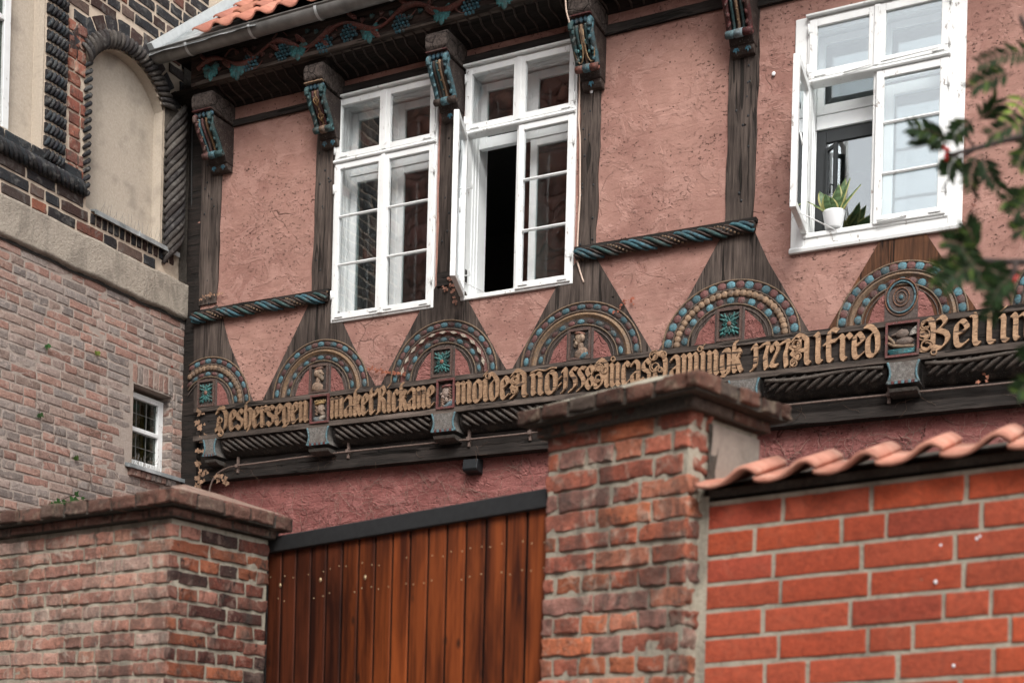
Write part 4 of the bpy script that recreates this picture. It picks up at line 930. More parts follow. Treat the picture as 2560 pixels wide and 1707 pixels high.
for i, (a, b, y, st) in enumerate(cns):
    u0, u1 = FP(a, y, .31)[0], FP(b, y, .31)[0]; c, h = (u0+u1)/2, (u1-u0)/2*.94; S = lambda p, q, r_: FAC(r_, q, p)
    m = MB(); m.col = (.20, .17, .15)
    m.prism(S, [(-.02, 7.035), (.295, 7.03), (.315, 6.99), (.31, 6.92), (.27, 6.875), (-.02, 6.86)], c-h, c+h)
    blk = m.build('console', M['endgrain'], house, bevel=.012, segs=2)
    m = MB(); m.prism(S, [(-.02, 7.09), (.25, 7.09), (.25, 7.0), (-.02, 7.0)], c-h*.9, c+h*.9); m.build('beam_end', M['cov'], blk)
    m = MB(); m.col = (.045, .03, .026)
    m.prism(S, [(0, 6.85), (.262, 6.85), (.25, 6.80), (.20, 6.72), (.15, 6.66), (.12, 6.60), (.085, 6.54), (.0, 6.53)], c-h*.92, c+h*.92)
    m.col = (.07, .05, .042); m.prism(S, [(0, 6.54), (.075, 6.54), (.07, 6.51), (.05, 6.485), (.0, 6.48)], c-h*.86, c+h*.86)
    m.build('console_body', M['carve'], blk, bevel=.004)
    m = MB(); prof = smooth([(.285, 6.80), (.292, 6.835), (.27, 6.855), (.25, 6.84), (.262, 6.80), (.235, 6.745), (.19, 6.69), (.155, 6.64), (.14, 6.60)], 3)
    base = smooth([(.268, 6.83), (.262, 6.79), (.235, 6.745), (.19, 6.69), (.155, 6.64), (.135, 6.60)], 3)
    rl = {0: [((-.85, RED), (-.55, BLUE), (-.2, RED), (.25, (.22, .12, .05)), (.75, TEAL))], 1: [((-.85, TEAL), (-.3, (.1, .03, .03)), (.0, (.25, .14, .07)), (.3, (.1, .03, .03)), (.85, TEAL))],
          2: [((-.85, BLUE), (-.45, BRN), (-.15, TEAL), (.15, GOLD), (.45, BRN), (.85, BLUE))], 3: [((-.9, TEAL), (-.45, TEAL), (.0, GOLD), (.45, TEAL), (.9, BLUE))], 4: [((-.85, DRED), (-.4, TEAL), (.0, GOLD), (.4, TEAL), (.85, DRED))]}[st][0]
    for k, (x, col) in enumerate(rl):
        edge = abs(x) > .7; m.col = col; pp = prof if edge else base
        m.tube([FAC(c+x*h*.92, v, w_) for w_, v in pp], [(.020 if edge else .011)]*len(pp), 7)
        if edge:                                                     # acanthus lobes lying on the side strips
            for q in range(4):
                w_, v = base[3+q*3]; m.col = tuple(z*1.15 for z in col); m.ell(FAC, (c+x*h*.8, v, w_+.018), (.014, .026, .010), 7, 5, .3*(-1)**q)
    if st in (0, 1, 2, 4):
        for q in range(5):
            w_, v = base[2+q*3] if 2+q*3 < len(base) else base[-1]; m.col = (.42, .28, .14); m.ell(FAC, (c+(-.5 if st == 0 else 0)*h, v, w_+.014), (.006, .006, .006), 6, 4)
    if st == 1:
        for q in (5, 10):
            w_, v = base[q]; m.col = (.40, .24, .10)
            for sx in (-1, 1): m.tube([FAC(c, v+.035, w_+.02), FAC(c+sx*.026, v, w_+.012), FAC(c, v-.035, w_-.006)], .005, 5)
    if st == 3:
        for sx in (-.5, .5):
            m.col = (.45, .30, .16); pp = [(c+sx*h+h*.38*math.cos(R(q)), 6.70+.085*math.sin(R(q))) for q in range(180, 361, 20)]
            pp = [(c+sx*h-h*.38, 6.80)]+pp+[(c+sx*h+h*.38, 6.80)]
            m.tube([FAC(u, v, .145+max(0, v-6.6)*.55+.012) for u, v in pp], .006, 5)
        for q in range(14): m.col = (.10, .30, .30); m.ell(FAC, (c+random.uniform(-.8, .8)*h, 6.64+q*.012, .16+q*.007+.012), (.012, .014, .009), 6, 4)
    m.col = {0: RED, 1: TEAL, 2: BRN, 3: (.2, .07, .05), 4: (.12, .2, .22)}[st]
    m.tube([FAC(c-h*.98, 6.585, .15), FAC(c-h*.3, 6.585, .15)], .026, 9); m.col = {0: BLUE, 1: (.25, .15, .10), 2: BLUE, 3: BLUE, 4: (.25, .33, .36)}[st]; m.tube([FAC(c-h*.3, 6.585, .15), FAC(c+h*.3, 6.585, .15)], .029, 9)
    m.col = {0: TEAL, 1: TEAL, 2: BRN, 3: (.2, .07, .05), 4: DRED}[st]; m.tube([FAC(c+h*.3, 6.585, .15), FAC(c+h*.98, 6.585, .15)], .026, 9)
    for sx in (-1, 1): m.col = tuple(min(1, z*1.3) for z in m.col); m.tube([FAC(c+sx*h*.99, 6.585+.017*math.cos(R(q)), .15+.017*math.sin(R(q))) for q in range(0, 320, 30)], .005, 5)
    m.col = (.09, .28, .38)                                          # leaf on the tab
    for sx in ((0,) if st in (2, 3) else (-.45, .45)):
        for q in range(3): m.ell(FAC, (c+sx*h+(q-1)*.012, 6.505-abs(q-1)*-.008, .076), (.007, .024 if q == 1 else .017, .008), 6, 5, (q-1)*.5)
    if st < 5:                                                       # painted flowers between block and scroll
        for k in range(5): m.col = (.05, .13, .18) if st != 4 else DRED; m.ell(FAC, (c+(-.8+.4*k)*h, 6.862, .272), (.018, .026, .014), 7, 5, (k-2)*.25)
        m.col = DRED if st != 1 else GOLD; m.box(FAC, c-h*.97, c+h*.97, 6.884, 6.892, .26, .306)
    m.build('scroll_carving', M['carve'], blk)
for px, y in ((835, 160), (1148, 80), (1505, 0)):                    # struts beside the consoles
    pass
# vine beam
vb = MB(); vb.board(FAC, [(-7.46, 7.42), (2.0, 7.42), (2.0, 7.088), (-7.46, 7.088)], .16, .300, 90, 8, .004, .004, 12)
vbo = vb.build('vine_beam', M['cov'] if 0 else M['vinebeam'] if 'vinebeam' in M else M['darkx'], house)
vl = MB(); vl.board(FAC, [(-7.40, 7.115), (2.0, 7.115), (2.0, 7.086), (-7.40, 7.086)], .2, .318, 90, 2, .003, .003, 15); vl.build('beam_border', M['oakx'], vbo)
stem = MB(); stem.col = (.22, .075, .06); WV = .312
pth = []; u = -7.38
def vy(u): return 7.215+.055*math.sin((u+7.38)*2*math.pi/.62)
while u < -3.6: pth.append(FAC(u, vy(u), WV)); u += .03
stem.tube(pth, [.019+.007*math.sin(k*.5) for k in range(len(pth))], 7)
for k in range(17):
    u = -7.34+k*.235; s = 1 if k % 2 else -1; v = vy(u)
    stem.tube([FAC(u+.03+(.052*(1-q/26))*math.cos(q*.62+1.2*s), v-s*.050+.044*(1-q/26)*math.sin(q*.62)*s, WV+.006+.001*q) for q in range(19)], [.010-.0003*q for q in range(19)], 6)
    stem.tube([FAC(u+.14*q/7, v+s*(.02+.05*math.sin(q*.45)), WV+.003) for q in range(8)], [.008-.0006*q for q in range(8)], 5)
stem.build('vine_stem', M['carve'], vbo)
GS = 1.3
for kind_, lst in (('grape', [(624, 158), (707, 132), (809, 112), (871, 84), (1001, 61), (1175, 15), (1330, -30)]), ('leaf', [(528, 178), (594, 176), (746, 126), (925, 82), (1105, 35), (1262, -5)])):
    for j, (x, y) in enumerate(lst):
        u, v = FP(x, y, WV); m = MB(); rn = random.Random(j)
        if kind_ == 'grape':
            for a in range(-2, 3):
                for b in range(-2, 3):
                    if abs(a)+abs(b) > 3: continue
                    q = rn.uniform(.7, 1.5); m.col = tuple(z*q for z in (.05, .155, .20)); m.ell(FAC, (u+GS*(a*.023+(b % 2)*.011), v+GS*b*.021, WV+.008-.002*(a*a+b*b)*.5), (.014, .014, .014), 7, 5)
            m.build('grape_cluster', M['carve'], vbo)
        else:
            for q in range(5):
                an = R(-90+(q-2)*48); m.col = J((.05, .20, .21), .8, 1.6); L = .078 if q != 2 else .095
                m.ell(FAC, (u+L*.55*math.cos(an), v+.02+L*.55*math.sin(an), WV+.004), (L*.62, L*.30, .010), 8, 5, an)
                for z in (-.5, .5): m.ell(FAC, (u+L*.7*math.cos(an+z), v+.02+L*.6*math.sin(an+z), WV+.003), (L*.34, L*.17, .008), 7, 4, an+z)
            m.build('vine_leaf', M['carve'], vbo)
lv = MB(); rn = random.Random(77); u = -7.25
while u < -3.7:                                                      # small leaves and buds filling the ground of the frieze
    v = 7.215-.055*math.sin((u+7.38)*2*math.pi/.62)+rn.uniform(-.02, .02); lv.col = J((.05, .12, .12) if rn.random() < .6 else (.15, .06, .05), .6, 1.4)
    for q in (-.6, 0, .6): lv.ell(FAC, (u+.016*math.cos(q+1.2), v+.016*math.sin(q+1.2), WV), (.024, .009, .008), 7, 4, q+1.2)
    u += .085
lv.build('small_leaves', M['carve'], vbo)

# ---- gutter, roof
gv, gw = 7.295, .50; gu0 = -7.655
g = MB(); rr_ = .068
def gut(a, q): return (a, gv-rr_*math.sin(q), gw-rr_*math.cos(q))
g.grid(FAC, gut, lin(gu0, 2.0, 30), lin(-.05, math.pi+.05, 14)); g.grid(FAC, lambda a, q: (a, gv-.98*rr_*math.sin(q), gw-.98*rr_*math.cos(q)), lin(gu0, 2.0, 2), lin(-.05, math.pi+.05, 10))
g.tube([FAC(gu0, gv+.004, gw+rr_), FAC(2.0, gv+.004, gw+rr_)], .009, 8)
g.add([FAC(gu0, gv-rr_*math.sin(q), gw-rr_*math.cos(q)) for q in lin(0, math.pi, 12)], [tuple(range(13))])
go = g.build('gutter', M['zinc'], house)
u = gu0+.36
while u < 1.5:
    m = MB(); m.grid(FAC, lambda a, q: (a, gv-(rr_+.004)*math.sin(q), gw-(rr_+.004)*math.cos(q)), [u-.012, u+.012], lin(-.1, math.pi+.1, 12)); m.tube([FAC(u, gv+.012, gw+rr_), FAC(u, gv+.02, gw-rr_), FAC(u, gv+.1, gw-.2)], .005, 5)
    m.build('gutter_bracket', M['zincw'], go); u += .62 if u > -7 else .62
sof = MB(); sof.box(FAC, -7.60, 2.0, 7.325, 7.345, .12, .45); sof.build('eaves_board', M['cov'], house)
AL = R(42)
def RF(u, t, n): return Vector((u, D-.475+t*math.cos(AL)-n*math.sin(AL), 7.375+t*math.sin(AL)+n*math.cos(AL)))
ld = MB(); ld.grid(RF, lambda u, t: (u, t, -.012+.012*n1(u*5, t*5, 0)), lin(-7.70, -6.6, 16), lin(-.16, 4, 30)); ld.build('lead_valley', M['lead'], house)
bdr = MB(); bdr.prism(lambda a, b, c: RF(a, c, b), [(-7.715, -.02), (-7.715, .05), (-7.665, .052), (-7.655, .0), (-7.655, -.02)], -.05, 4); bdr.build('roof_flashing', M['zincw'] if 'zincw' in M else M['lead'], house)
def tiles(T, u0, u1, t0, t1, name, mat, parent, pitch=.205, L=.33, A=.042, thick=.014, left=None, jit=.006, N=10, LF=.026):
    rn = random.Random(4); mb = MB(); r = 0; t = t0
    prof = [(k/N, (A*(.5+.5*math.cos(2*math.pi*(k/N-.12)))**1.6)) for k in range(N+1)]
    while t < t1:
        k0 = 0; u = u0
        while u < u1:
            if not (left and u < left(t)):
                q = rn.uniform(.78, 1.18); mb.col = (q, q*rn.uniform(.95, 1.03), q*rn.uniform(.94, 1.04)); dz = rn.uniform(-jit, jit)*.5; dt = rn.uniform(-jit, jit); V = []
                for (tt, lift) in ((t-.012+dt, LF), (t+L+.03, .0)):
                    V += [T(u+x*pitch+.004*(x-.5), tt, z+lift+dz) for x, z in prof]
                V += [T(u+x*pitch+.004*(x-.5), t-.012+dt, z+LF+dz-thick) for x, z in prof]
                n_ = N+1; F = [(i, i+1, n_+i+1, n_+i) for i in range(N)]+[(2*n_+i, 2*n_+i+1, i+1, i) for i in range(N)]
                mb.add(V, F, True)
            u += pitch
        t += L; r += 1
    return mb.build(name, mat, parent)
t_ = NT('tile_tint'); c_ = t_.col(); a_ = t_.noise(9, detail=4, rough=.65); b_ = t_.noise(2.5, detail=4)
cc = t_.mix(1., t_.mix(t_.mr(a_, .35, .7), (.48, .205, .14), (.34, .13, .09)), c_, 'MULTIPLY'); cc = t_.mix(t_.math('MULTIPLY', t_.mr(b_, .55, .75), .5), cc, (.16, .10, .08))
M['tiles'] = t_.done(cc, .75, t_.bump(a_, .006, .5), spec=.25)
t_ = NT('tile_dark'); c_ = t_.col(); a_ = t_.noise(4, detail=5, rough=.7)
M['tilesdark'] = t_.done(t_.mix(1., t_.mix(t_.mr(a_, .35, .65), (.42, .19, .135), (.20, .09, .07)), c_, 'MULTIPLY'), .9, t_.bump(a_, .01, .5), spec=.1)
tiles(RF, -7.28, 1.8, .02, 4, 'roof_tiles', M['tiles'], house, left=lambda t: -7.30+.02*t, N=8)
rfb = MB(); rfb.grid(RF, lambda u, t: (u, t, -.04), lin(-7.7, 2.0, 4), lin(.06, 4.2, 3)); rfb.build('roof_deck', M['cov'], house)
# ------------------------------------------------------------------ windows
def ringbox(m, T, u0, u1, v0, v1, s, w0, w1, sb=None, stp=None):
    sb = sb or s; stp = stp or s
    m.box(T, u0, u0+s, v0, v1, w0, w1); m.box(T, u1-s, u1, v0, v1, w0, w1); m.box(T, u0+s, u1-s, v0, v0+sb, w0, w1-.0012); m.box(T, u0+s, u1-s, v1-stp, v1, w0, w1-.0012)
def sash(par, T, u0, u1, v0, v1, s, w0, w1, bars=(), name='sash', gm='glass', sb=None, mat='white', hinge=0, bevel=.003):
    m = MB(); ringbox(m, T, u0, u1, v0, v1, s, w0, w1, sb); o = m.build(name, M[mat], par, bevel=bevel)
    m = MB(); wm = (w0+w1)/2; m.box(T, u0+s-.004, u1-s+.004, v0+(sb or s)-.004, v1-s+.004, wm-.002, wm+.002); m.build('pane', M[gm], o)
    if bars:
        m = MB()
        for v in bars:
            m.box(T, u0+s, u1-s, v-.009, v+.009, wm+.003, w1-.003); m.prism(lambda a, b, c: T(c, b, a), [(w1-.004, v-.006), (w1+.002, v-.002), (w1+.002, v+.002), (w1-.004, v+.006)], u0+s, u1-s)
        m.build('glazing_bar', M[mat], o, bevel=.001)
    if hinge:
        m = MB()
        for t in (.16, .84):
            v = v0+(v1-v0)*t; u = (u0-.006) if hinge < 0 else (u1+.006); m.tube([T(u, v-.035, w1+.004), T(u, v+.035, w1+.004)], .007, 8)
            m.box(T, min(u, u-hinge*.03), max(u, u-hinge*.03), v-.02, v+.02, w1-.001, w1+.003)
        m.build('hinge', M[mat], o)
    return o
def winbox(W, cw, mid, tr, name_label, w1=.035, inner='white', deep=.17):
    u0, u1, v0, v1 = W; m = MB()
    ringbox(m, FAC, u0, u1, v0, v1, cw, -.05, w1-.012, cw*1.1)
    m.box(FAC, mid-.02, mid+.02, v0+cw*1.1, v1-cw, -.045, w1-.02)
    root = m.build('window', M['white'], house, bevel=.004); root['label'] = name_label
    m = MB(); m.box(FAC, u0-.006, u1+.006, v1, v1+.016, -.01, w1+.022); m.build('drip_strip', M['white'], root, bevel=.003)
    m = MB(); m.prism(lambda a, b, c: FAC(c, b, a), [(-.04, tr-.02), (w1+.010, tr-.018), (w1+.018, tr-.008), (w1+.010, tr+.008), (-.04, tr+.018)], u0+.004, u1-.004); m.build('transom', M['white'], root, bevel=.003)
    m = MB()
    a, b, c, d_ = u0+cw*.6, u1-cw*.6, v0+cw*.6, v1-cw*.6
    m.box(FAC, a-.02, a, c, d_, -deep, -.05); m.box(FAC, b, b+.02, c, d_, -deep, -.05); m.box(FAC, a, b, d_, d_+.02, -deep, -.05); m.box(FAC, a, b, c-.02, c, -deep, -.05)
    m.box(FAC, a-.12, a-.02, c-.05, d_+.05, -.31, -.29); 
    for q in (.03, .075, .12): m.box(FAC, a-.001, a+.004, c, d_, -q-.07, -q-.062); m.box(FAC, a, b, d_-.004, d_+.001, -q-.07, -q-.062)
    for (p, q, r_, s_) in ((a-.02, a, c, d_), (b, b+.02, c, d_), (a, b, d_, d_+.02), (a, b, c-.02, c)): m.box(FAC, p, q, r_, s_, -.32, -deep-.001)
    m.build('reveal', M['inner_white'], root)
    return root
bars = lambda v0, v1: (v0+(v1-v0)/3, v0+2*(v1-v0)/3)
def pair(root, W, cw, mid, tr, gl_='glass', rightonly=False, st=.045, barsv=None):
    u0, u1, v0, v1 = W; a, b = u0+cw*.55, u1-cw*.55; lo_, hi_ = v0+cw*.55, v1-cw*.55
    sash(root, FAC, a, mid-.003, tr+.016, hi_, st, -.006, .035, gm=gl_, hinge=-1); sash(root, FAC, mid+.003, b, tr+.016, hi_, st, -.006, .035, gm=gl_, hinge=1)
    bv = barsv or bars(lo_+.05, tr-.06)
    if not rightonly: sash(root, FAC, a, mid-.003, lo_, tr-.022, st, -.006, .035, bv, gm=gl_, sb=.05, hinge=-1)
    sash(root, FAC, mid+.003, b, lo_, tr-.022, st, -.006, .035, bv, gm=gl_, sb=.05, hinge=1)
    m = MB(); m.box(FAC, mid-.018, mid+.018, tr+.016, hi_, .035, .045)
    if not rightonly: m.box(FAC, mid-.018, mid+.018, lo_, tr-.022, .035, .045)
    m.build('cover_strip', M['white'], root, bevel=.003)
    m = MB()
    for (x, y) in ((a+.03, lo_+.02), (b-.10, lo_+.02), (a+.04, tr+.03), (b-.1, tr+.03), (mid-.1, lo_+.025), (mid+.03, lo_+.025)):
        if rightonly and x < mid and y < tr: continue
        m.box(FAC, x, x+.075, y-.006, y+.008, .0355, .042)
    m.build('fitting', M['white'], root, bevel=.002)
def innerwin(root, W, mid, tr, halves=(0, 1), st=.055, mat='inner_white', gm='glass2', deep=.17):
    u0, u1, v0, v1 = W; a, b, c, d_ = u0+.03, u1-.03, v0+.03, v1-.035
    for h in halves:
        p, q = (a, mid) if h == 0 else (mid, b)
        sash(root, FAC, p, q, tr+.02, d_, st, -deep-.035, -deep, name='inner_sash', gm=gm, mat=mat); sash(root, FAC, p, q, c, tr-.01, st, -deep-.035, -deep, name='inner_sash', gm=gm, mat=mat)
    m = MB(); m.box(FAC, a, b, tr-.01, tr+.02, -deep-.04, -deep+.008); m.build('inner_transom', M['inner_white'], root)
wa = winbox(W1, .030, -5.757, 6.37, 'closed white window beside the second post'); pair(wa, W1, .030, -5.757, 6.37); innerwin(wa, W1, -5.757, 6.34)
wb = winbox(W2, .030, -4.593, 6.37, 'white window with its left lower casement swung open on a dark room'); pair(wb, W2, .030, -4.593, 6.37, rightonly=True); innerwin(wb, W2, -4.593, 6.34, (1,))
u0 = W2[0]+.0; T_ = frame(FAC(W2[0]+.02, 0, .03), (math.cos(R(70)), -math.sin(R(70)), 0), (-math.sin(R(70)), -math.cos(R(70)), 0))
lf = sash(wb, T_, 0, .43, 5.15, 6.345, .045, -.02, .02, bars(5.2, 6.31), name='open_casement', hinge=-1)
m = MB(); m.tube([T_(.39, 5.62, -.035), T_(.39, 5.72, -.035)], .006, 6); m.tube([T_(.30, 5.17, -.02), FAC(W2[0]+.2, 5.165, .0)], .003, 5)
for v in (5.30, 5.95): m.tube([T_(.02, v, -.02), T_(.02, v, -.06), T_(.05, v+.04, -.06)], .005, 5)
m.build('latch', M['white'], lf)
ih = MB(); ih.box(FAC, W2[0]+.03, -4.593, 6.36, 6.80, -.205, -.17); ih.build('inner_panel', M['inner_white'], wb) if 0 else None
sash(wb, FAC, W2[0]+.03, -4.593, 6.36, 6.825, .055, -.205, -.17, name='inner_sash', gm='glass2', mat='inner_white')
# third window: wide casing, open left casement, grey inner frame
W3i = (-2.455, -1.525, 5.185, 6.64)
m = MB(); ringbox(m, FAC, W3[0], W3[1], W3[2], W3[3]-.03, .09, -.04, .012, .085, .03); m.build('casing', M['white'], house, bevel=.004)
m = MB(); m.prism(lambda a, b, c: FAC(c, b, a), [(0, W3[2]-.012), (.028, W3[2]-.012), (.034, W3[2]+.012), (.014, W3[2]+.03), (0, W3[2]+.03)], W3[0]-.005, W3[1]+.005); m.build('sill_board', M['white'], house, bevel=.003)
wc = winbox(W3i, .030, -1.995, 6.215, 'large white window standing open on the left, houseplant on its sill', deep=.17)
bv3 = (FP(2280, 300)[1], FP(2300, 424)[1])
pair(wc, W3i, .030, -1.995, 6.215, 'glass3', rightonly=True, st=.05, barsv=bv3)
sash(wc, FAC, -1.99, -1.56, 6.22, 6.60, .045, -.205, -.17, name='inner_sash', gm='glass3', mat='inner_white'); sash(wc, FAC, -1.99, -1.56, 5.22, 6.19, .07, -.205, -.17, name='inner_sash', gm='glass3', mat='inner_white')
sash(wc, FAC, -2.43, -1.99, 6.10, 6.60, .045, -.205, -.17, name='inner_sash', gm='glass3', mat='inner_white')
m = MB(); m.box(FAC, -2.43, -1.99, 5.98, 6.07, -.20, -.165); m.box(FAC, -2.43, -1.99, 6.075, 6.10, -.2, -.16); m.build('inner_panel', M['inner_white'], wc, bevel=.002)
m = MB(); ringbox(m, FAC, -2.43, -1.985, 5.20, 5.975, .065, -.215, -.18, .04, .085); m.build('grey_frame', M['frame_grey'], wc, bevel=.002)
m = MB(); m.box(FAC, -2.37, -2.04, 5.23, 5.90, -.20, -.196); m.build('inner_pane', M['glass3'], wc)
T3 = frame(FAC(-2.36, 0, -.17), (math.cos(R(40)), -math.sin(R(40)), 0), (-math.sin(R(40)), -math.cos(R(40)), 0))
q_ = sash(wc, T3, 0, .12, 5.24, 5.84, .026, -.012, .012, name='tilted_inner_casement', gm='glass', mat='frame_grey', bevel=.002)
m = MB(); m.tube([T3(.10, 5.56, .012), T3(.10, 5.56, .035), T3(.10, 5.50, .035)], .006, 6); m.build('handle', M['black'], q_)
T_ = frame(FAC(W3i[0]+.01, 0, .03), (math.cos(R(84)), -math.sin(R(84)), 0), (-math.sin(R(84)), -math.cos(R(84)), 0))
lf = sash(wc, T_, 0, .45, 5.215, 6.185, .05, -.02, .02, bars(5.26, 6.14), name='open_casement', hinge=-1)
m = MB(); m.tube([T_(.40, 5.70, -.03), T_(.40, 5.62, -.045)], .005, 6); m.tube([T_(.30, 5.235, -.02), FAC(W3i[0]+.23, 5.20, .03)], .004, 5); m.tube([FAC(-1.96, 5.205, .045), FAC(-1.78, 5.225, .045)], .006, 6); m.tube([FAC(-2.20, 6.215, .06), FAC(-2.02, 6.235, .06)], .005, 6); m.tube([FAC(-1.96, 6.235, .06), FAC(-1.60, 6.25, .06)], .005, 6)
m.build('stay_hook', M['white'], lf)
# pendant lamp hanging in the room behind the second window
pl = empty('pendant_lamp'); tag(pl, 'dark pendant lamp hanging inside the open second window', 'lamp')
o = FAC(-4.86, 6.30, -.6); m = MB(); m.tube([o+Vector((0, 0, .72)), o], .004, 5); m.tube([o, o-Vector((0, 0, 1.1))], .003, 5); m.build('cord', M['black'], pl)
m = MB(); m.lathe(o, [(.0, -.075), (.012, -.07), (.055, .0), (.05, .004), (.0, .006)], 14); m.build('canopy', M['black'], pl)
m = MB(); m.lathe(o-Vector((0, 0, 1.17)), [(.0, .10), (.03, .095), (.10, .05), (.14, .0), (.13, .0), (.0, .05)], 18); m.build('lamp_shade', M['black'], pl)
# white cable down the right side of the second window
pc = MB(); pts = [(1412, -60, .33), (1415, 20, .33), (1424, 60, .30), (1431, 110, .22), (1438, 150, .12), (1447, 180, .05), (1450, 195, .03), (1447, 300, .03), (1450, 350, .03), (1450, 470, .03), (1450, 490, .03), (1446, 560, .03), (1443, 640, .03), (1447, 668, .03), (1459, 706, .02)]
pc.tube([FAC(*FP(x, y, w_), w_) for x, y, w_ in smooth(pts, 4)], .0065, 6)
tag(pc.build('cable', M['pcable'], None), 'thin pale cable running down the post right of the open window', 'cable')
# little white discs on post and wall
for j, (x, y, lab) in enumerate(((1478, 228, 'small white disc nailed to the post right of the open window'), (1932, 182, 'small white disc on the plaster left of the large window'))):
    u, v = FP(x, y, .03); m = MB(); m.ell(FAC, (u, v, .012 if j else .026), (.014, .016, .008), 12, 6); tag(m.build('marker_disc', M['pot'], None), lab, 'disc')
# snake plant in a white pot
px_, pv_ = FP(2084, 575, .0); plant = empty('potted_plant'); tag(plant, 'snake plant with yellow-edged leaves in a white pot on the sill of the large window', 'plant')
po = FAC(px_, 5.222, .0); m = MB(); m.lathe(po, [(.0, .002), (.050, .002), (.056, .01), (.072, .108), (.074, .115), (.067, .115), (.064, .104), (.0, .10)], 24); m.build('pot', M['pot'], plant)
for j, (dx, hgt, dy, wd, tw) in enumerate(((-.085, .27, .02, .034, .5), (-.155, .17, .03, .028, .9), (-.04, .20, .06, .03, .2), (.03, .31, .02, .028, -.3), (.065, .37, .0, .024, 0), (.10, .345, .03, .026, -.6), (.165, .255, .03, .034, -.7), (-.11, .10, .05, .024, 1.), (.06, .2, -.03, .026, .4), (-.01, .17, .05, .024, -.2))):
    m = MB(); n = 9; L = []; 
    for k in range(n+1):
        t = k/n; wv = wd*1.8*(math.sin(math.pi*min(1, .18+t*.82))**.8)*(1 if t < 1 else .02)
        cx, cy, cz = dx*1.0*t**1.2+dx*.1, -dy*t, .095+hgt*.62*t; a = tw+.5*t*tw
        for s, q in ((-1, 1.), (-.72, 1.), (0, .9), (.72, 1.), (1, 1.)):
            L.append(po+Vector((cx+s*wv*math.cos(a), cy+s*wv*math.sin(a)*.8-.012*(1-s*s), cz-abs(s)*.004)))
    for k in range(n):
        for q in range(4):
            m.col = (.55, .52, .20) if q in (0, 3) else ((.09, .16, .06) if (k+q*0) % 2 else (.14, .24, .10)); i0 = len(m.v)
            m.add([L[k*5+q], L[k*5+q+1], L[(k+1)*5+q+1], L[(k+1)*5+q]], [(0, 1, 2, 3)], True)
    m.build('leaf', M['leaf'], plant)
# ================================================================== gate pillars, gate, garden wall
def G2(px, Z, py=1500):
    p = AT(px, py, Z); return Vector((p.x, p.y, 0))
OLD = [(.56, .17, .08), (.50, .14, .075), (.44, .14, .09), (.54, .20, .12), (.42, .12, .075), (.52, .16, .10), (.40, .19, .15)]
def hz(v): v = Vector((v.x, v.y, 0)); return v.normalized()
def solve(T, px, v):                                                 # distance along a face at which a pixel column is met
    lo_, hi_ = 0, 2.5
    for _ in range(40):
        mi = (lo_+hi_)/2; p = T(mi, v, 0); 
        xr = p.x*CT+p.y*ST; zz = -p.x*ST+p.y*CT; yr = p.z-CAMZ; x = PCX+PXF*(xr/zz*CR+yr/zz*SR)
        if x < px: lo_ = mi
        else: hi_ = mi
    return lo_
# ---- right pillar
A, B = G2(1358, 5.12, 1400), G2(1711, 4.66, 1400)
ud = hz(B-A); nd = Vector((ud.y, -ud.x, 0)); PW = (B-A).length
pil = empty('gate_pillar')
tag(pil, 'tall worn red brick gate pillar with dark overhanging coping, between the plank gate and the tile-capped wall', 'pillar', 'brick gate pillars')
TF = frame(A, ud, nd); TR_ = frame(B, -nd, ud)
lean = lambda T, k=.012: (lambda u, v, w: T(u+k*(v-2.0), v, w))
TFl = lean(TF); BT_ = 2.85
DP = solve(TR_, 1888, 2.7)
m = MB(); m.box(TFl, -.0+.004, PW-.006, 0, BT_, -DP, -.005); m.build('core', M['mort_grey'], pil)
courses(TFl, .0, PW, 1.58, BT_, .0765, .118, .243, OLD, 'front_brickwork', M['brick_pil'], pil, .0145, .001, .005, None, 41, 8, .006, gothic=True, jit=.004)
SR_ = lean(TR_, 0.)
def TRl(u, v, w): return TR_(u, v, w)+ud*.012*(v-2.0)
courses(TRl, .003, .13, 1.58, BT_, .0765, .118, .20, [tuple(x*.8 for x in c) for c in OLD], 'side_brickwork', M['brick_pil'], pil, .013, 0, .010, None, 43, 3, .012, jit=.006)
m = MB(); m.grid(TRl, lambda u, v: (u, v, .004+.012*n1(u*9, v*7, 0)*(1 if u < .16 else .3)), lin(.12, DP, 12), lin(1.58, BT_-.02, 40)); m.build('side_render', M['render'], pil)
m = MB(); m.grid(TRl, lambda u, v: (u+.02*n1(v*6, 0, 0), v, .006+.012*n1(u*20, v*14, 5)), lin(.10, .15, 3), lin(1.58, BT_-.02, 60)); m.build('broken_edge', M['mort_dark'], pil)
def coping(T_list, par, z0, over1, over2, h1, h2, seed, pal, hdr=.118, gap=.006):
    """two oversailing courses on each visible side; T_list = [(frame, length, left_corner, right_corner)]"""
    for i, (T, L, lc, rc_) in enumerate(T_list):
        rn = random.Random(seed+i); m = MB(); u = -over1*lc; c1 = [tuple(x*.85 for x in c) for c in pal]
        while u < L+over1*rc_-.03:
            b = min(u+rn.choice((.235, .118)), L+over1*rc_); m.col = J(rn.choice(c1), .8, 1.2); m.brick(T, u, b, z0, z0+h1, over1, .09, .004, 5, 2, .009, rn.random()*30); u = b+.012
        u = -over2*lc
        while u < L+over2*rc_-.02:
            b = min(u+hdr, L+over2*rc_); m.col = J(rn.choice(pal), .45, .95); dz = rn.uniform(-.004, .004); m.brick(T, u, b, z0+h1+gap+dz, z0+h1+gap+h2+dz, over2+rn.uniform(-.005, .005), .14, .005, 4, 3, .012, rn.random()*30); u = b+.014
        m.build('coping_bricks', M['brick_cop'], par)
M['brick_cop'] = brickmat('sooty_coping_brick', .3, .85, 1.3, limec=(.36, .30, .22), sootc=(.03, .025, .02))
def TC(T, k=0): return lambda u, v, w: T(u, v, w)+ud*.012*(v-2.0)
z0 = BT_+.004
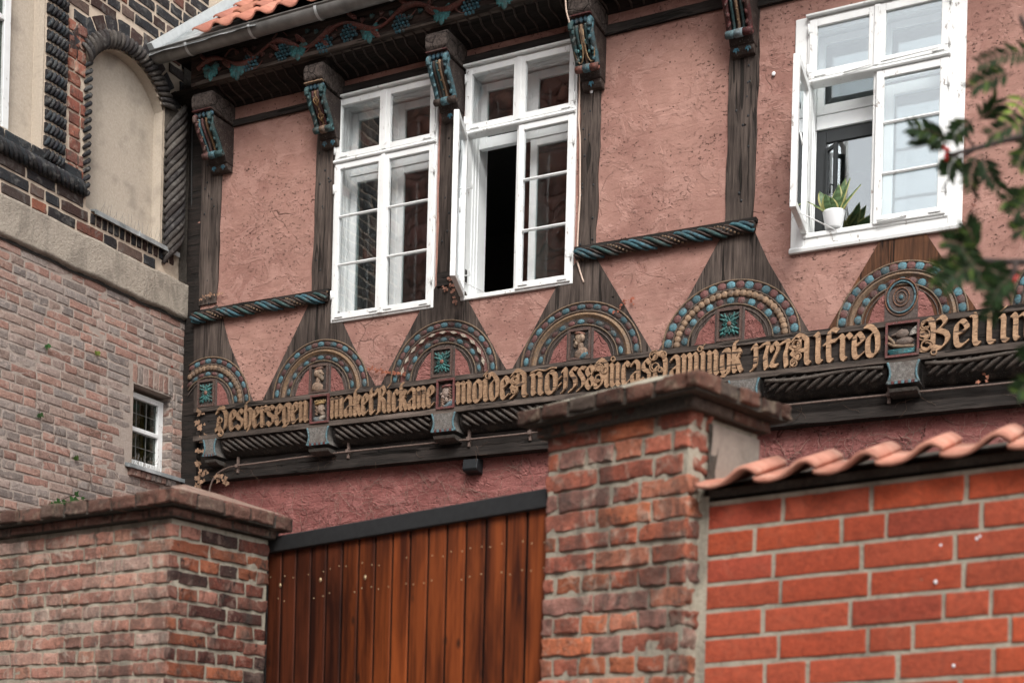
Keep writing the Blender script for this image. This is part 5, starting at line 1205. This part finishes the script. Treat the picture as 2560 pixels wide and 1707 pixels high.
coping([(TFl, PW, 1, 1), (TRl, DP, 1, 1)], pil, z0, .03, .088, .042, .055, 50, [tuple(x*k for x in (.22, .10, .07)) for k in (.4, .55, .75, 1.05)]+[(.10, .075, .06)])
m = MB(); m.box(TFl, -.025, PW+.025, z0, z0+.044, -DP-.02, .03); m.box(TFl, -.075, PW+.075, z0+.043, z0+.095, -DP-.075, .075); m.build('coping_mortar', M['mort_dark'], pil)
m = MB(); c0 = TFl(PW/2, z0+.22, -DP/2); q = [TFl(-.08, z0+.099, .08), TFl(PW+.08, z0+.099, .08), TFl(PW+.08, z0+.099, -DP-.08), TFl(-.08, z0+.099, -DP-.08)]
m.add(q+[c0], [(0, 1, 4), (1, 2, 4), (2, 3, 4), (3, 0, 4)]); m.build('coping_cap', M['mort_grey'], pil)
# ---- left pillar and the wall running left from it
B2 = G2(421, 5.87, 1500); dL = hz(G2(60, 6.35, 1500)-B2)              # towards the left
# direction from vanishing point of its courses
vx = ray(-3600, 2035); dL = hz(Vector((vx[0], vx[1], 0))); 
nL = Vector((-dL.y, dL.x, 0)); nL = nL if nL.y < 0 else -nL
vr = ray(3420, 2003); dR = hz(Vector((vr[0], vr[1], 0))); nR = Vector((dR.y, -dR.x, 0)); nR = nR if nR.x > 0 else -nR
lp = empty('gate_pillar')
tag(lp, 'soot-stained pale brick pillar corner with projecting coping, left of the plank gate', 'pillar', 'brick gate pillars')
LL = 2.6; TL = frame(B2+dL*LL, -dL, nL); T2 = frame(B2, dR, nR); t2z = 2.66
RL = solve(T2, 664, 2.2)
leanL = lambda T: (lambda u, v, w: T(u, v, w)+(-dL)*.016*(v-2.1))
TLl, T2l = leanL(TL), leanL(T2)
def lpoly(e1, e2, z0_, z1_, name, mat):                               # wedge filling the space behind both faces, offset e1/e2 outwards
    cA, cB, cC = TL(0, 0, e1), B2+nL*e1+nR*e2, T2(RL+max(e2, -.004), 0, e2)
    far = T2(RL, 0, 0)+dL*(LL*.98)
    P = [Vector((p.x, p.y, 0)) for p in (cA, cB, cC, far)]; m = MB(); sh = lambda z: (-dL)*.016*(z-2.1)
    m.add([p+Vector((0, 0, z))+sh(z) for z in (z0_, z1_) for p in P], [(3, 2, 1, 0), (4, 5, 6, 7)]+[(i, (i+1) % 4, 4+(i+1) % 4, 4+i) for i in range(4)]); return m.build(name, mat, lp)
lpoly(-.005, -.005, 0, t2z, 'core', M['mort_grey'])
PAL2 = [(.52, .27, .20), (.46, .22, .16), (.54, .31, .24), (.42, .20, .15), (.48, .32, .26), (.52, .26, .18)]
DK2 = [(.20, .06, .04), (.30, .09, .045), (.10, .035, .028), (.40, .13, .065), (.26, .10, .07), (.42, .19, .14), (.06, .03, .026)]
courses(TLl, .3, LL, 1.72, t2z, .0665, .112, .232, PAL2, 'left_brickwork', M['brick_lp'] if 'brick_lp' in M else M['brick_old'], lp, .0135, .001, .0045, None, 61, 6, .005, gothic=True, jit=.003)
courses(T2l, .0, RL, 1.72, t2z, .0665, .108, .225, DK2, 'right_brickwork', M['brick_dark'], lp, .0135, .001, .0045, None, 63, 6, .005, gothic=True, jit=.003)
coping([(TLl, LL, 0, 1), (T2l, RL-.025, 1, 1)], lp, t2z+.004, .035, .085, .038, .062, 70, [(.20, .10, .075), (.24, .12, .09), (.18, .115, .09), (.28, .13, .095)], hdr=.15, gap=.004)
zz0 = t2z+.004
lpoly(.030, .030, zz0, zz0+.04, 'coping_mortar', M['mort_dark']); lpoly(.074, .074, zz0+.041, zz0+.100, 'coping_mortar', M['mort_dark'])
m = MB(); m.col = (.30, .19, .145); e = .085; P = [TL(0, 0, e), B2+nL*e+nR*e, T2(RL+.055, 0, e)]; Q = [TL(0, 0, -.35), B2-nL*.35-nR*.3, T2(RL, 0, -.3)]
m.add([Vector((p.x, p.y, zz0+.108)) for p in P]+[Vector((p.x, p.y, zz0+.235)) for p in Q], [(0, 1, 4, 3), (1, 2, 5, 4)]); m.build('coping_cap', M['brick_cap'], lp)
# ---- gate
gl_p = T2(RL+.0, 0, -.05); GA = G2(672, (Vector((gl_p.x, gl_p.y, 0)).dot(Vector((-ST, CT, 0))))+.03, 1500); GB = G2(1366, 5.17, 1500)
gd = hz(GB-GA); gn = Vector((gd.y, -gd.x, 0)); GW = (GB-GA).length; TG = frame(GA, gd, gn)
def vat(px, py, T, L):                                               # height at which a pixel lies on a vertical plane through T
    o = T(0, 0, 0); n_ = T(0, 0, 1)-T(0, 0, 0); d = Vector(ray(px, py)); t = (o-Vector((0, 0, CAMZ))).dot(Vector((n_.x, n_.y, 0)))/d.dot(Vector((n_.x, n_.y, 0))); return CAMZ+d.z*t
ga, gb = vat(700, 1341, TG, 0), vat(1340, 1228, TG, 0); gtop = (ga+gb)/2
gate = empty('plank_gate'); tag(gate, 'tall gate of reddish-brown varnished vertical planks under a dark grey top rail', 'gate')
np_ = 16; rn = random.Random(17); pwid = (GW+.02)/np_; m = MB()
for i in range(np_):
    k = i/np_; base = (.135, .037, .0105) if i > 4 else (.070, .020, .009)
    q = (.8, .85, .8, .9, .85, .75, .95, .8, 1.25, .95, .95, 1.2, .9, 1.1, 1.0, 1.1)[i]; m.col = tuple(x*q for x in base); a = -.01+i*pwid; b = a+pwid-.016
    m.prism(lambda u, v, w: TG(u, w, v), [(a, -.03), (b, -.03), (b, -.004), (b-.002, 0), (a+.002, 0), (a, -.004)], .25, gtop-.05)
m.col = (.004, .003, .003); m.box(TG, -.01, GW+.01, .25, gtop-.06, -.06, -.0065)  # near-black backing puts the shade between the planks into the colour
m.build('plank_panel', M['gate'], gate)
m = MB(); m.box(TG, -.012, GW+.012, gtop-.072, gtop, -.07, .022); m.build('top_rail', M['rail'], gate, bevel=.003)
m = MB(); m.box(TG, -.05, -.012, 0, gtop-.02, -.07, .0); m.box(TG, -.02, GW+.02, .2, .248, -.06, .01); m.build('gate_frame', M['rail'], gate, bevel=.003)
m = MB(); rn = random.Random(5)
for i in range(np_):
    for vv in (gtop-.19, gtop-.30, 1.76, 1.70):
        for e in (.02, pwid-.028):
            if rn.random() < .75: m.ell(TG, (-.01+i*pwid+e, vv+rn.uniform(-.012, .012)-.0*i, .0005), (.0035, .0035, .002), 6, 4)
for (u, v) in ((.09, gtop-.23), (.40, gtop-.23), (.72, gtop-.245)): m.ell(TG, (u, v, .001), (.008, .012, .004), 8, 4)
m.build('screw_head', M['brass'], gate, kind=None)
# ---- right garden wall with pantile coping
WS = G2(1764, 4.70, 1500); tl = math.atan(.050)
TWf = frame(WS, (1, 0, 0), (0, -1, 0))
def TW(u, v, w): return WS+Vector((u, -w, v+u*.052))
gwall = empty('garden_wall'); tag(gwall, 'bright orange-red brick garden wall capped with salmon clay tiles, right of the tall pillar', 'wall')
wt = vat(1786, 1232, TWf, 0)-.01
m = MB(); m.box(TW, -.06, 3.2, 0, wt-.02, -.24, -.0035); m.build('core', M['mort_grey'], gwall)
NEWP = [(.46, .083, .034), (.42, .075, .034), (.50, .098, .044), (.36, .066, .036), (.44, .086, .042), (.40, .078, .038)]
hc = .0925; v0_ = vat(1767, 1658, TWf, 0); v0_ -= hc*3
courses(TW, .0, 3.1, v0_, wt+.01, hc, .131, .282, NEWP, 'wall_brickwork', M['brick_new'], gwall, .0135, 0, .0016, None, 89, 7, .004, jit=.0015, d=.007, ps=.76, qr=(.86, 1.12))
m = MB(); m.grid(TW, lambda u, v: (u, v, .002+.006*n1(u*30, v*9, 1)), lin(-.10, .004, 4), lin(0, wt, 60)); m.build('joint_mortar', M['mort_grey'], gwall)
AW = R(17)
def TT(u, t, n): p = TW(u, wt+.012, .075); return p+Vector((0, math.cos(AW)*t-math.sin(AW)*n, math.sin(AW)*t+math.cos(AW)*n))
mm_ = MB(); mm_.prism(lambda a, b, c: TW(c, b, a), [(-.005, wt-.005), (-.005, wt+.02), (-.42, wt+.155), (-.42, wt-.02)], 0, 3.2); mm_.build('coping_bed', M['mort_dark'], gwall)  # dark tone of the bed paints in the shadow under the tiles
pitch = .200; N = 20
def prof(x):                                                         # deep pan with a narrow roll
    K = ((0, .010), (.12, .003), (.28, 0), (.44, .005), (.58, .022), (.70, .040), (.80, .048), (.90, .047), (.98, .036), (1.05, .024))
    for (a, p), (b, q) in zip(K, K[1:]):
        if x <= b: t = (x-a)/(b-a); t = t*t*(3-2*t)*.35+t*.65; return p+(q-p)*t
    return .014
first = None
for k in range(-1, 15):
    u0 = -.012+(k-.0)*pitch; m = MB(); q = random.uniform(.78, 1.15); m.col = (q, q, q); V = []; xs = [j/N*1.05 for j in range(N+1)]
    dz = random.uniform(-.003, .003)
    if u0 < -.1: continue
    for (t, n_) in ((-.02, .010), (.37, .010)):
        V += [TT(u0+x*pitch, t, prof(x)+n_+dz) for x in xs]
    V += [TT(u0+x*pitch, -.02, prof(x)+dz-.006) for x in xs]; V += [TT(u0+x*pitch, .37, prof(x)+dz-.006) for x in xs]
    n_ = N+1; F = [(j, j+1, n_+j+1, n_+j) for j in range(N)]+[(2*n_+j, 2*n_+j+1, j+1, j) for j in range(N)]+[(2*n_+j+1, 2*n_+j, 3*n_+j, 3*n_+j+1) for j in range(N)]+[(n_+j, n_+j+1, 3*n_+j+1, 3*n_+j) for j in range(N)]
    F += [(0, n_, 3*n_, 2*n_), (N, 2*n_+N, 3*n_+N, n_+N)]
    m.add(V, F, True); m.col = (1, 1, 1); m.build('coping_tile', M['wtile'], gwall)
for (x, y) in ((2442, 1346), (2339, 1453), (2384, 1665), (2356, 1363)):
    pass
sp_ = MB(); rn = random.Random(3)
for (x, y, r_) in ((2442, 1346, .005), (2339, 1454, .006), (2384, 1663, .005), (2352, 1362, .004), (2450, 1340, .004)):
    d = Vector(ray(x, y)); t = (WS.y-.002)/d.y; p = Vector((d.x*t, 0, CAMZ+d.z*t)); sp_.ell(lambda a, b, c: Vector((p.x+a, WS.y-.0035-c, p.z+b)), (0, 0, 0), (r_, r_*1.2, .0015), 8, 4)
sp_.build('lime_splash', M['pot'], gwall)

# ================================================================== plants
rowan = empty('rowan_tree'); tag(rowan, 'rowan tree branch with dark green feathery leaves and red berries, blurred at the right edge', 'tree')
def rleaf(b, t, Z, sag=.0, n=7, size=.036, flip=1, col=(.022, .050, .014), Zt=None):
    """feather-shaped leaf from base pixel to tip pixel"""
    P0, P1 = AT(b[0], b[1], Z), AT(t[0], t[1], Zt or Z-.04); L = (P1-P0).length; ax = (P1-P0)/L; view = Vector((0, 0, 0))+f0
    side = ax.cross(f0).normalized(); m = MB(); rach = []
    for k in range(9):
        q = k/8; rach.append(P0+ax*L*q+side*(-sag*math.sin(q*math.pi)))
    m.col = (.08, .05, .03); m.tube(rach, [.0024-.0014*k/8 for k in range(9)], 5)
    rn = random.Random(int(b[0]*7+t[1]))
    for k in range(n):
        q = .14+.80*k/(n-1); p = P0+ax*L*q+side*(-sag*math.sin(q*math.pi))
        for s in (-1, 1):
            a = R(58-20*q)+rn.uniform(-.15, .15); ll = size*(.75+.5*math.sin(math.pi*(.25+.6*q)))*rn.uniform(.85, 1.12); d = (ax*math.cos(a)+side*s*math.sin(a)+f0*rn.uniform(-.2, .2)).normalized()
            lf_ = d.cross(f0).normalized(); nn = d.cross(lf_); wd = ll*.135; c = rn.uniform(.6, 1.5); m.col = tuple(x*c for x in col)
            if rn.random() < .12: m.col = (.10, .16, .03)
            V = [p]; prof_ = [(.18, .7), (.40, 1.), (.65, .92), (.86, .5)]
            for tt, ww in prof_: V += [p+d*ll*tt+lf_*wd*ww+nn*.003, p+d*ll*tt-nn*.001, p+d*ll*tt-lf_*wd*ww+nn*.003]
            V.append(p+d*ll); F = [(0, 1, 2), (0, 2, 3)]
            for j in range(3): F += [(1+3*j, 4+3*j, 5+3*j, 2+3*j), (2+3*j, 5+3*j, 6+3*j, 3+3*j)]
            F += [(10, 13, 11), (11, 13, 12)]; m.add(V, F, False)
    a = R(0); d = ax; ll = size; 
    return m.build('leaf', M['leaf'], rowan)
LV = [((2372, 352), (2272, 322), 3.6), ((2378, 362), (2280, 352), 3.62), ((2600, 128), (2447, 162), 3.5), ((2530, 185), (2430, 226), 3.45), ((2432, 300), (2384, 356), 3.6), ((2444, 302), (2490, 250), 3.65),       ((2600, 300), (2470, 345), 3.4), ((2600, 350), (2545, 420), 3.4), ((2400, 385), (2372, 440), 3.6), ((2445, 385), (2430, 480), 3.55), ((2455, 388), (2500, 470), 3.5),
      ((2620, 500), (2508, 506), 3.3), ((2620, 470), (2535, 540), 3.3), ((2630, 575), (2535, 582), 3.3), ((2430, 640), (2362, 606), 3.2), ((2432, 640), (2412, 565), 3.2), ((2430, 655), (2330, 692), 3.15), ((2440, 665), (2355, 725), 3.1), ((2450, 670), (2470, 715), 3.15),
      ((2460, 660), (2535, 690), 3.25), ((2535, 690), (2478, 760), 3.2), ((2530, 700), (2475, 800), 3.25), ((2610, 950), (2545, 985), 3.3), ((2600, 880), (2565, 905), 3.3), ((2400, 600), (2452, 670), 3.18)]
for b, t, Z in LV: rleaf(b, t, Z, .010, 10, .034)
rleaf((2560, 240), (2524, 300), 3.7, .0, 4, .04, col=(.30, .42, .08))
m = MB(); rp = lambda L, Z: [AT(x, y, Z) for x, y in L]
for L, Z, r_ in (([(3600, 780), (3100, 560), (2900, 500), (2700, 430), (2600, 345), (2520, 350), (2440, 372), (2372, 388)], 3.5, (.03, .022, .016, .012, .007, .005, .004, .002)), ([(2640, 385), (2600, 240), (2580, 120), (2550, 40)], 3.5, (.006, .005, .004, .003)),
                 ([(2900, 520), (2700, 600), (2600, 650), (2520, 655), (2440, 650)], 3.3, (.015, .009, .006, .005, .003)), ([(2440, 372), (2395, 405), (2370, 450), (2358, 475)], 3.6, (.003, .0025, .002, .001)), ([(2440, 372), (2400, 330), (2384, 356)], 3.6, (.002, .002, .001)), ([(2540, 655), (2530, 700), (2520, 750)], 3.2, (.004, .003, .002)), ([(2700, 600), (2650, 800), (2600, 960)], 3.3, (.006, .004, .002))):
    pts = smooth([tuple(p) for p in rp(L, Z)], 3); m.tube(pts, [1.5*r_[min(int(k/3), len(r_)-1)] for k in range(len(pts))], 7)
m.build('branch', M['bark'], rowan)
m = MB(); tb = AT(3650, 1900, 3.6); tb.z = 0; tt_ = AT(3600, 780, 3.5)
m.tube(smooth([tuple(tb), tuple(tb.lerp(tt_, .4)+Vector((.05, 0, 0))), tuple(tt_), tuple(tt_+Vector((.1, .1, 1.4)))], 5), [.075-.003*k for k in range(16)], 10); m.build('trunk', M['bark'], rowan)
m = MB()
for k in range(9): m.ell(WLD, tuple(AT(2366+random.uniform(-7, 9), 385+random.uniform(-22, 24), 3.58+random.uniform(-.02, .02))), (.0048, .0048, .0048), 8, 6)
for k in range(3): m.ell(WLD, tuple(AT(2533+k*4, 702-k*5, 3.2)), (.004, .004, .004), 8, 6)
m.build('berries', M['berry'], rowan)
# ivy behind the left coping, and single leaves on the pale bricks
def ivyleaf(m, T, s, v, w, r_, a, col):
    m.col = col; V = [T(s, v, w)]+[T(s+r_*k*math.cos(a+q), v+r_*k*math.sin(a+q), w+r_*.25*(k-.6)) for q, k in ((-2.2, .5), (-1.3, .8), (-.7, .55), (0, 1.1), (.7, .55), (1.3, .8), (2.2, .5))]; m.add(V, [(0, i, i+1) for i in range(1, 7)]+[(0, 7, 1)], False)
iv = empty('ivy_plant'); tag(iv, 'little green ivy climbing behind the coping of the left pillar', 'ivy')
m = MB(); rn = random.Random(12)
for (x, y) in ((137, 1258), (145, 1252), (160, 1254), (176, 1246), (190, 1236), (200, 1245), (150, 1262), (185, 1250), (131, 1264), (168, 1262)):
    s, v = CP(x, y, .04); ivyleaf(m, CHU, s, v, .04+rn.uniform(0, .03), rn.uniform(.03, .045), rn.uniform(0, 6.3), J((.04, .12, .03), .7, 1.4))
m.build('foliage', M['leaf'], iv); m = MB()
m.tube([CHU(*CP(x, y, .03), .03) for x, y in smooth([(120, 1290), (140, 1262), (165, 1244), (190, 1235)], 4)], .003, 5); m.build('stem', M['bark'], iv)
for j, (x, y, cl, lab) in enumerate(((116, 865, (.04, .12, .03), 'small green leaf growing high on the pale brick wall'), (240, 883, (.16, .20, .04), 'yellowish green leaf on the pale brick wall above the leaded window'), (96, 1038, (.03, .07, .02), 'dark green leaf near the left edge of the pale brick wall'), (188, 1147, (.05, .09, .02), 'olive leaf hanging on a dry stem below the left end of the brick wall'), (430, 917, (.30, .03, .02), 'tiny dark red leaf near the inner corner of the brick wall'), (198, 1198, (.45, .38, .28), 'pale withered leaf low on the brick wall'))):
    s, v = CP(x, y, .015); m = MB(); rn = random.Random(j)
    for q in range(2 if j < 4 else 1): ivyleaf(m, CHU, s+q*.02, v+q*.012, .015+q*.008, .030 if j < 4 else .017, rn.uniform(0, 6), tuple(z*(1+.4*q) for z in cl))
    tag(m.build('wall_leaf', M['leaf'], None), lab, 'leaf', 'single leaves on the brick wall')
# dry creeper: tendrils on the plaster, curled leaves in the corner
m = MB(); rn = random.Random(21)
def tendril(u, v, T, w, L, col, r_=.0014):
    a = rn.uniform(0, 6.28); pts = []; 
    for k in range(9):
        pts.append(T(u, v, w+rn.uniform(-.001, .004))); a += rn.uniform(-.6, .6); u += L/8*math.cos(a); v += L/8*math.sin(a)*.8
    m.col = col; m.tube(pts, r_, 3, False)
for k in range(1500):
    u = rn.uniform(-7.5, .3); v = rn.uniform(3.0, 3.97); tendril(u, v, FAC, -.136, rn.uniform(.05, .30), J((.40, .26, .21), .4, 1.3), rn.uniform(.0007, .0017))
for k in range(70): u = rn.uniform(-7.5, .3); tendril(u, rn.uniform(3.99, 4.12), FAC, -.048, rn.uniform(.05, .2), (.14, .08, .05), .0013)
for k in range(50): s = rn.uniform(7.3, 8.9); tendril(s, rn.uniform(3.6, 4.2), CHU, .008, rn.uniform(.05, .25), (.20, .14, .10), .0013)
tag(m.build('dry_creeper', M['carve'], None), 'dry brown creeper tendrils clinging to the lower plaster', 'creeper', kind='stuff')
def drift(lst, name, lab, col, T=FAC, w=.02, n=10, spread=8, size=.022, seed=0, P=FP):
    m = MB(); rn = random.Random(seed)
    for (x, y) in lst:
        for k in range(n):
            a, b = P(x+rn.gauss(0, spread), y+rn.gauss(0, spread*.8), w); ivyleaf(m, T, a, b, w+rn.uniform(0, .03), size*rn.uniform(.5, 1.2), rn.uniform(0, 6.3), J(col, .6, 1.3))
    tag(m.build(name, M['leaf'], None), lab, 'creeper', kind=None)
drift([(500, 1030), (502, 1065), (506, 1100), (500, 1130), (498, 1160), (500, 1190), (505, 1205), (512, 1180), (497, 1215), (547, 1195), (560, 1205)], 'withered_creeper', 'withered tan creeper leaves hanging in the corner beside the start of the lettered beam', (.42, .26, .17), w=.03, n=6, spread=5, size=.03, seed=3)
drift([(930, 922), (945, 925), (958, 930), (972, 932), (985, 934), (1000, 934), (1010, 937)], 'withered_creeper', 'orange dried creeper twig between the second and third carved arch', (.42, .15, .09), n=6, spread=3, size=.016, seed=4)
drift([(1128, 700), (1130, 715), (1133, 730), (1136, 745), (1137, 757), (1116, 725)], 'withered_creeper', 'withered creeper leaves hanging below the open casement of the second window', (.42, .20, .14), n=6, spread=3, size=.016, seed=5)
drift([(1555, 768), (1565, 758), (1575, 753), (1585, 750), (1540, 782)], 'withered_creeper', 'dried creeper bit on the pink plaster right of the fourth carved arch', (.42, .13, .08), n=5, spread=3, size=.014, seed=6)
drift([(505, 750), (515, 744), (525, 740), (535, 737), (545, 736), (555, 735)], 'withered_creeper', 'pale dried twig at the foot of the first post above the rope moulding', (.45, .27, .18), n=5, spread=2.5, size=.014, seed=7)
drift([(2438, 500), (2434, 515), (2430, 535), (2427, 550), (2420, 565)], 'withered_creeper', 'dark dried stem on the plaster right of the large window', (.28, .12, .09), n=4, spread=2, size=.013, seed=8)
drift([(2447, 955), (2465, 952), (2470, 945), (2460, 935)], 'withered_creeper', 'three orange dried leaves above the rod at the right end of the dark beam', (.5, .2, .12), n=2, spread=2, size=.016, seed=9, w=-.03)
# ================================================================== ground and the houses across the yard (seen mirrored in the panes)
m = MB(); m.add([(-60, -60, 0), (60, -60, 0), (60, 60, 0), (-60, 60, 0)], [(0, 1, 2, 3)]); tag(m.build('ground', M['ground'], None), kind='structure')
def nb_house(x0, x1, ye, ze, yr, zr, lab):
    h = empty('neighbouring_house'); tag(h, lab, 'house', 'houses across the yard')
    o = Vector((x0, ye, ze)); L = math.hypot(yr-ye, zr-ze); vd = Vector((0, yr-ye, zr-ze)).normalized(); nd_ = Vector((0, 1, 0)).cross(vd); nd_ = Vector((0, vd.z, -vd.y))
    T = lambda u, t, n: o+Vector((u, 0, 0))+vd*t+nd_*n
    tiles(T, 0, x1-x0, 0, L, 'roof_tiles', M['tilesdark'], h, pitch=.42, L=.44, A=.11, thick=.05, N=6, LF=.10, jit=.03)
    m = MB(); m.box(WLD, x0+.2, x1-.2, ye-3.4*1, ye-.25, 0, ze); m.box(WLD, x0, x1, yr*2-ye+.2, ye-.2, ze-.1, ze-.02); m.build('wall', M['red'], h)
    m = MB(); m.add([(x0, ye, ze-.05), (x0, yr, zr-.05), (x0, 2*yr-ye, ze-.05), (x1, ye, ze-.05), (x1, yr, zr-.05), (x1, 2*yr-ye, ze-.05)], [(0, 1, 2), (3, 5, 4), (1, 4, 5, 2), (0, 3, 4, 1)]); m.build('roof', M['tilesdark'], h)
nb_house(-34, -9.6, -7.0, 6.6, -14.5, 22.0, 'tall tiled house across the yard, mirrored in the closed windows')
nb_house(-9.4, 8, -9.0, 5.2, -14.0, 13.9, 'lower tiled house across the yard, its ridge mirrored in the large window')
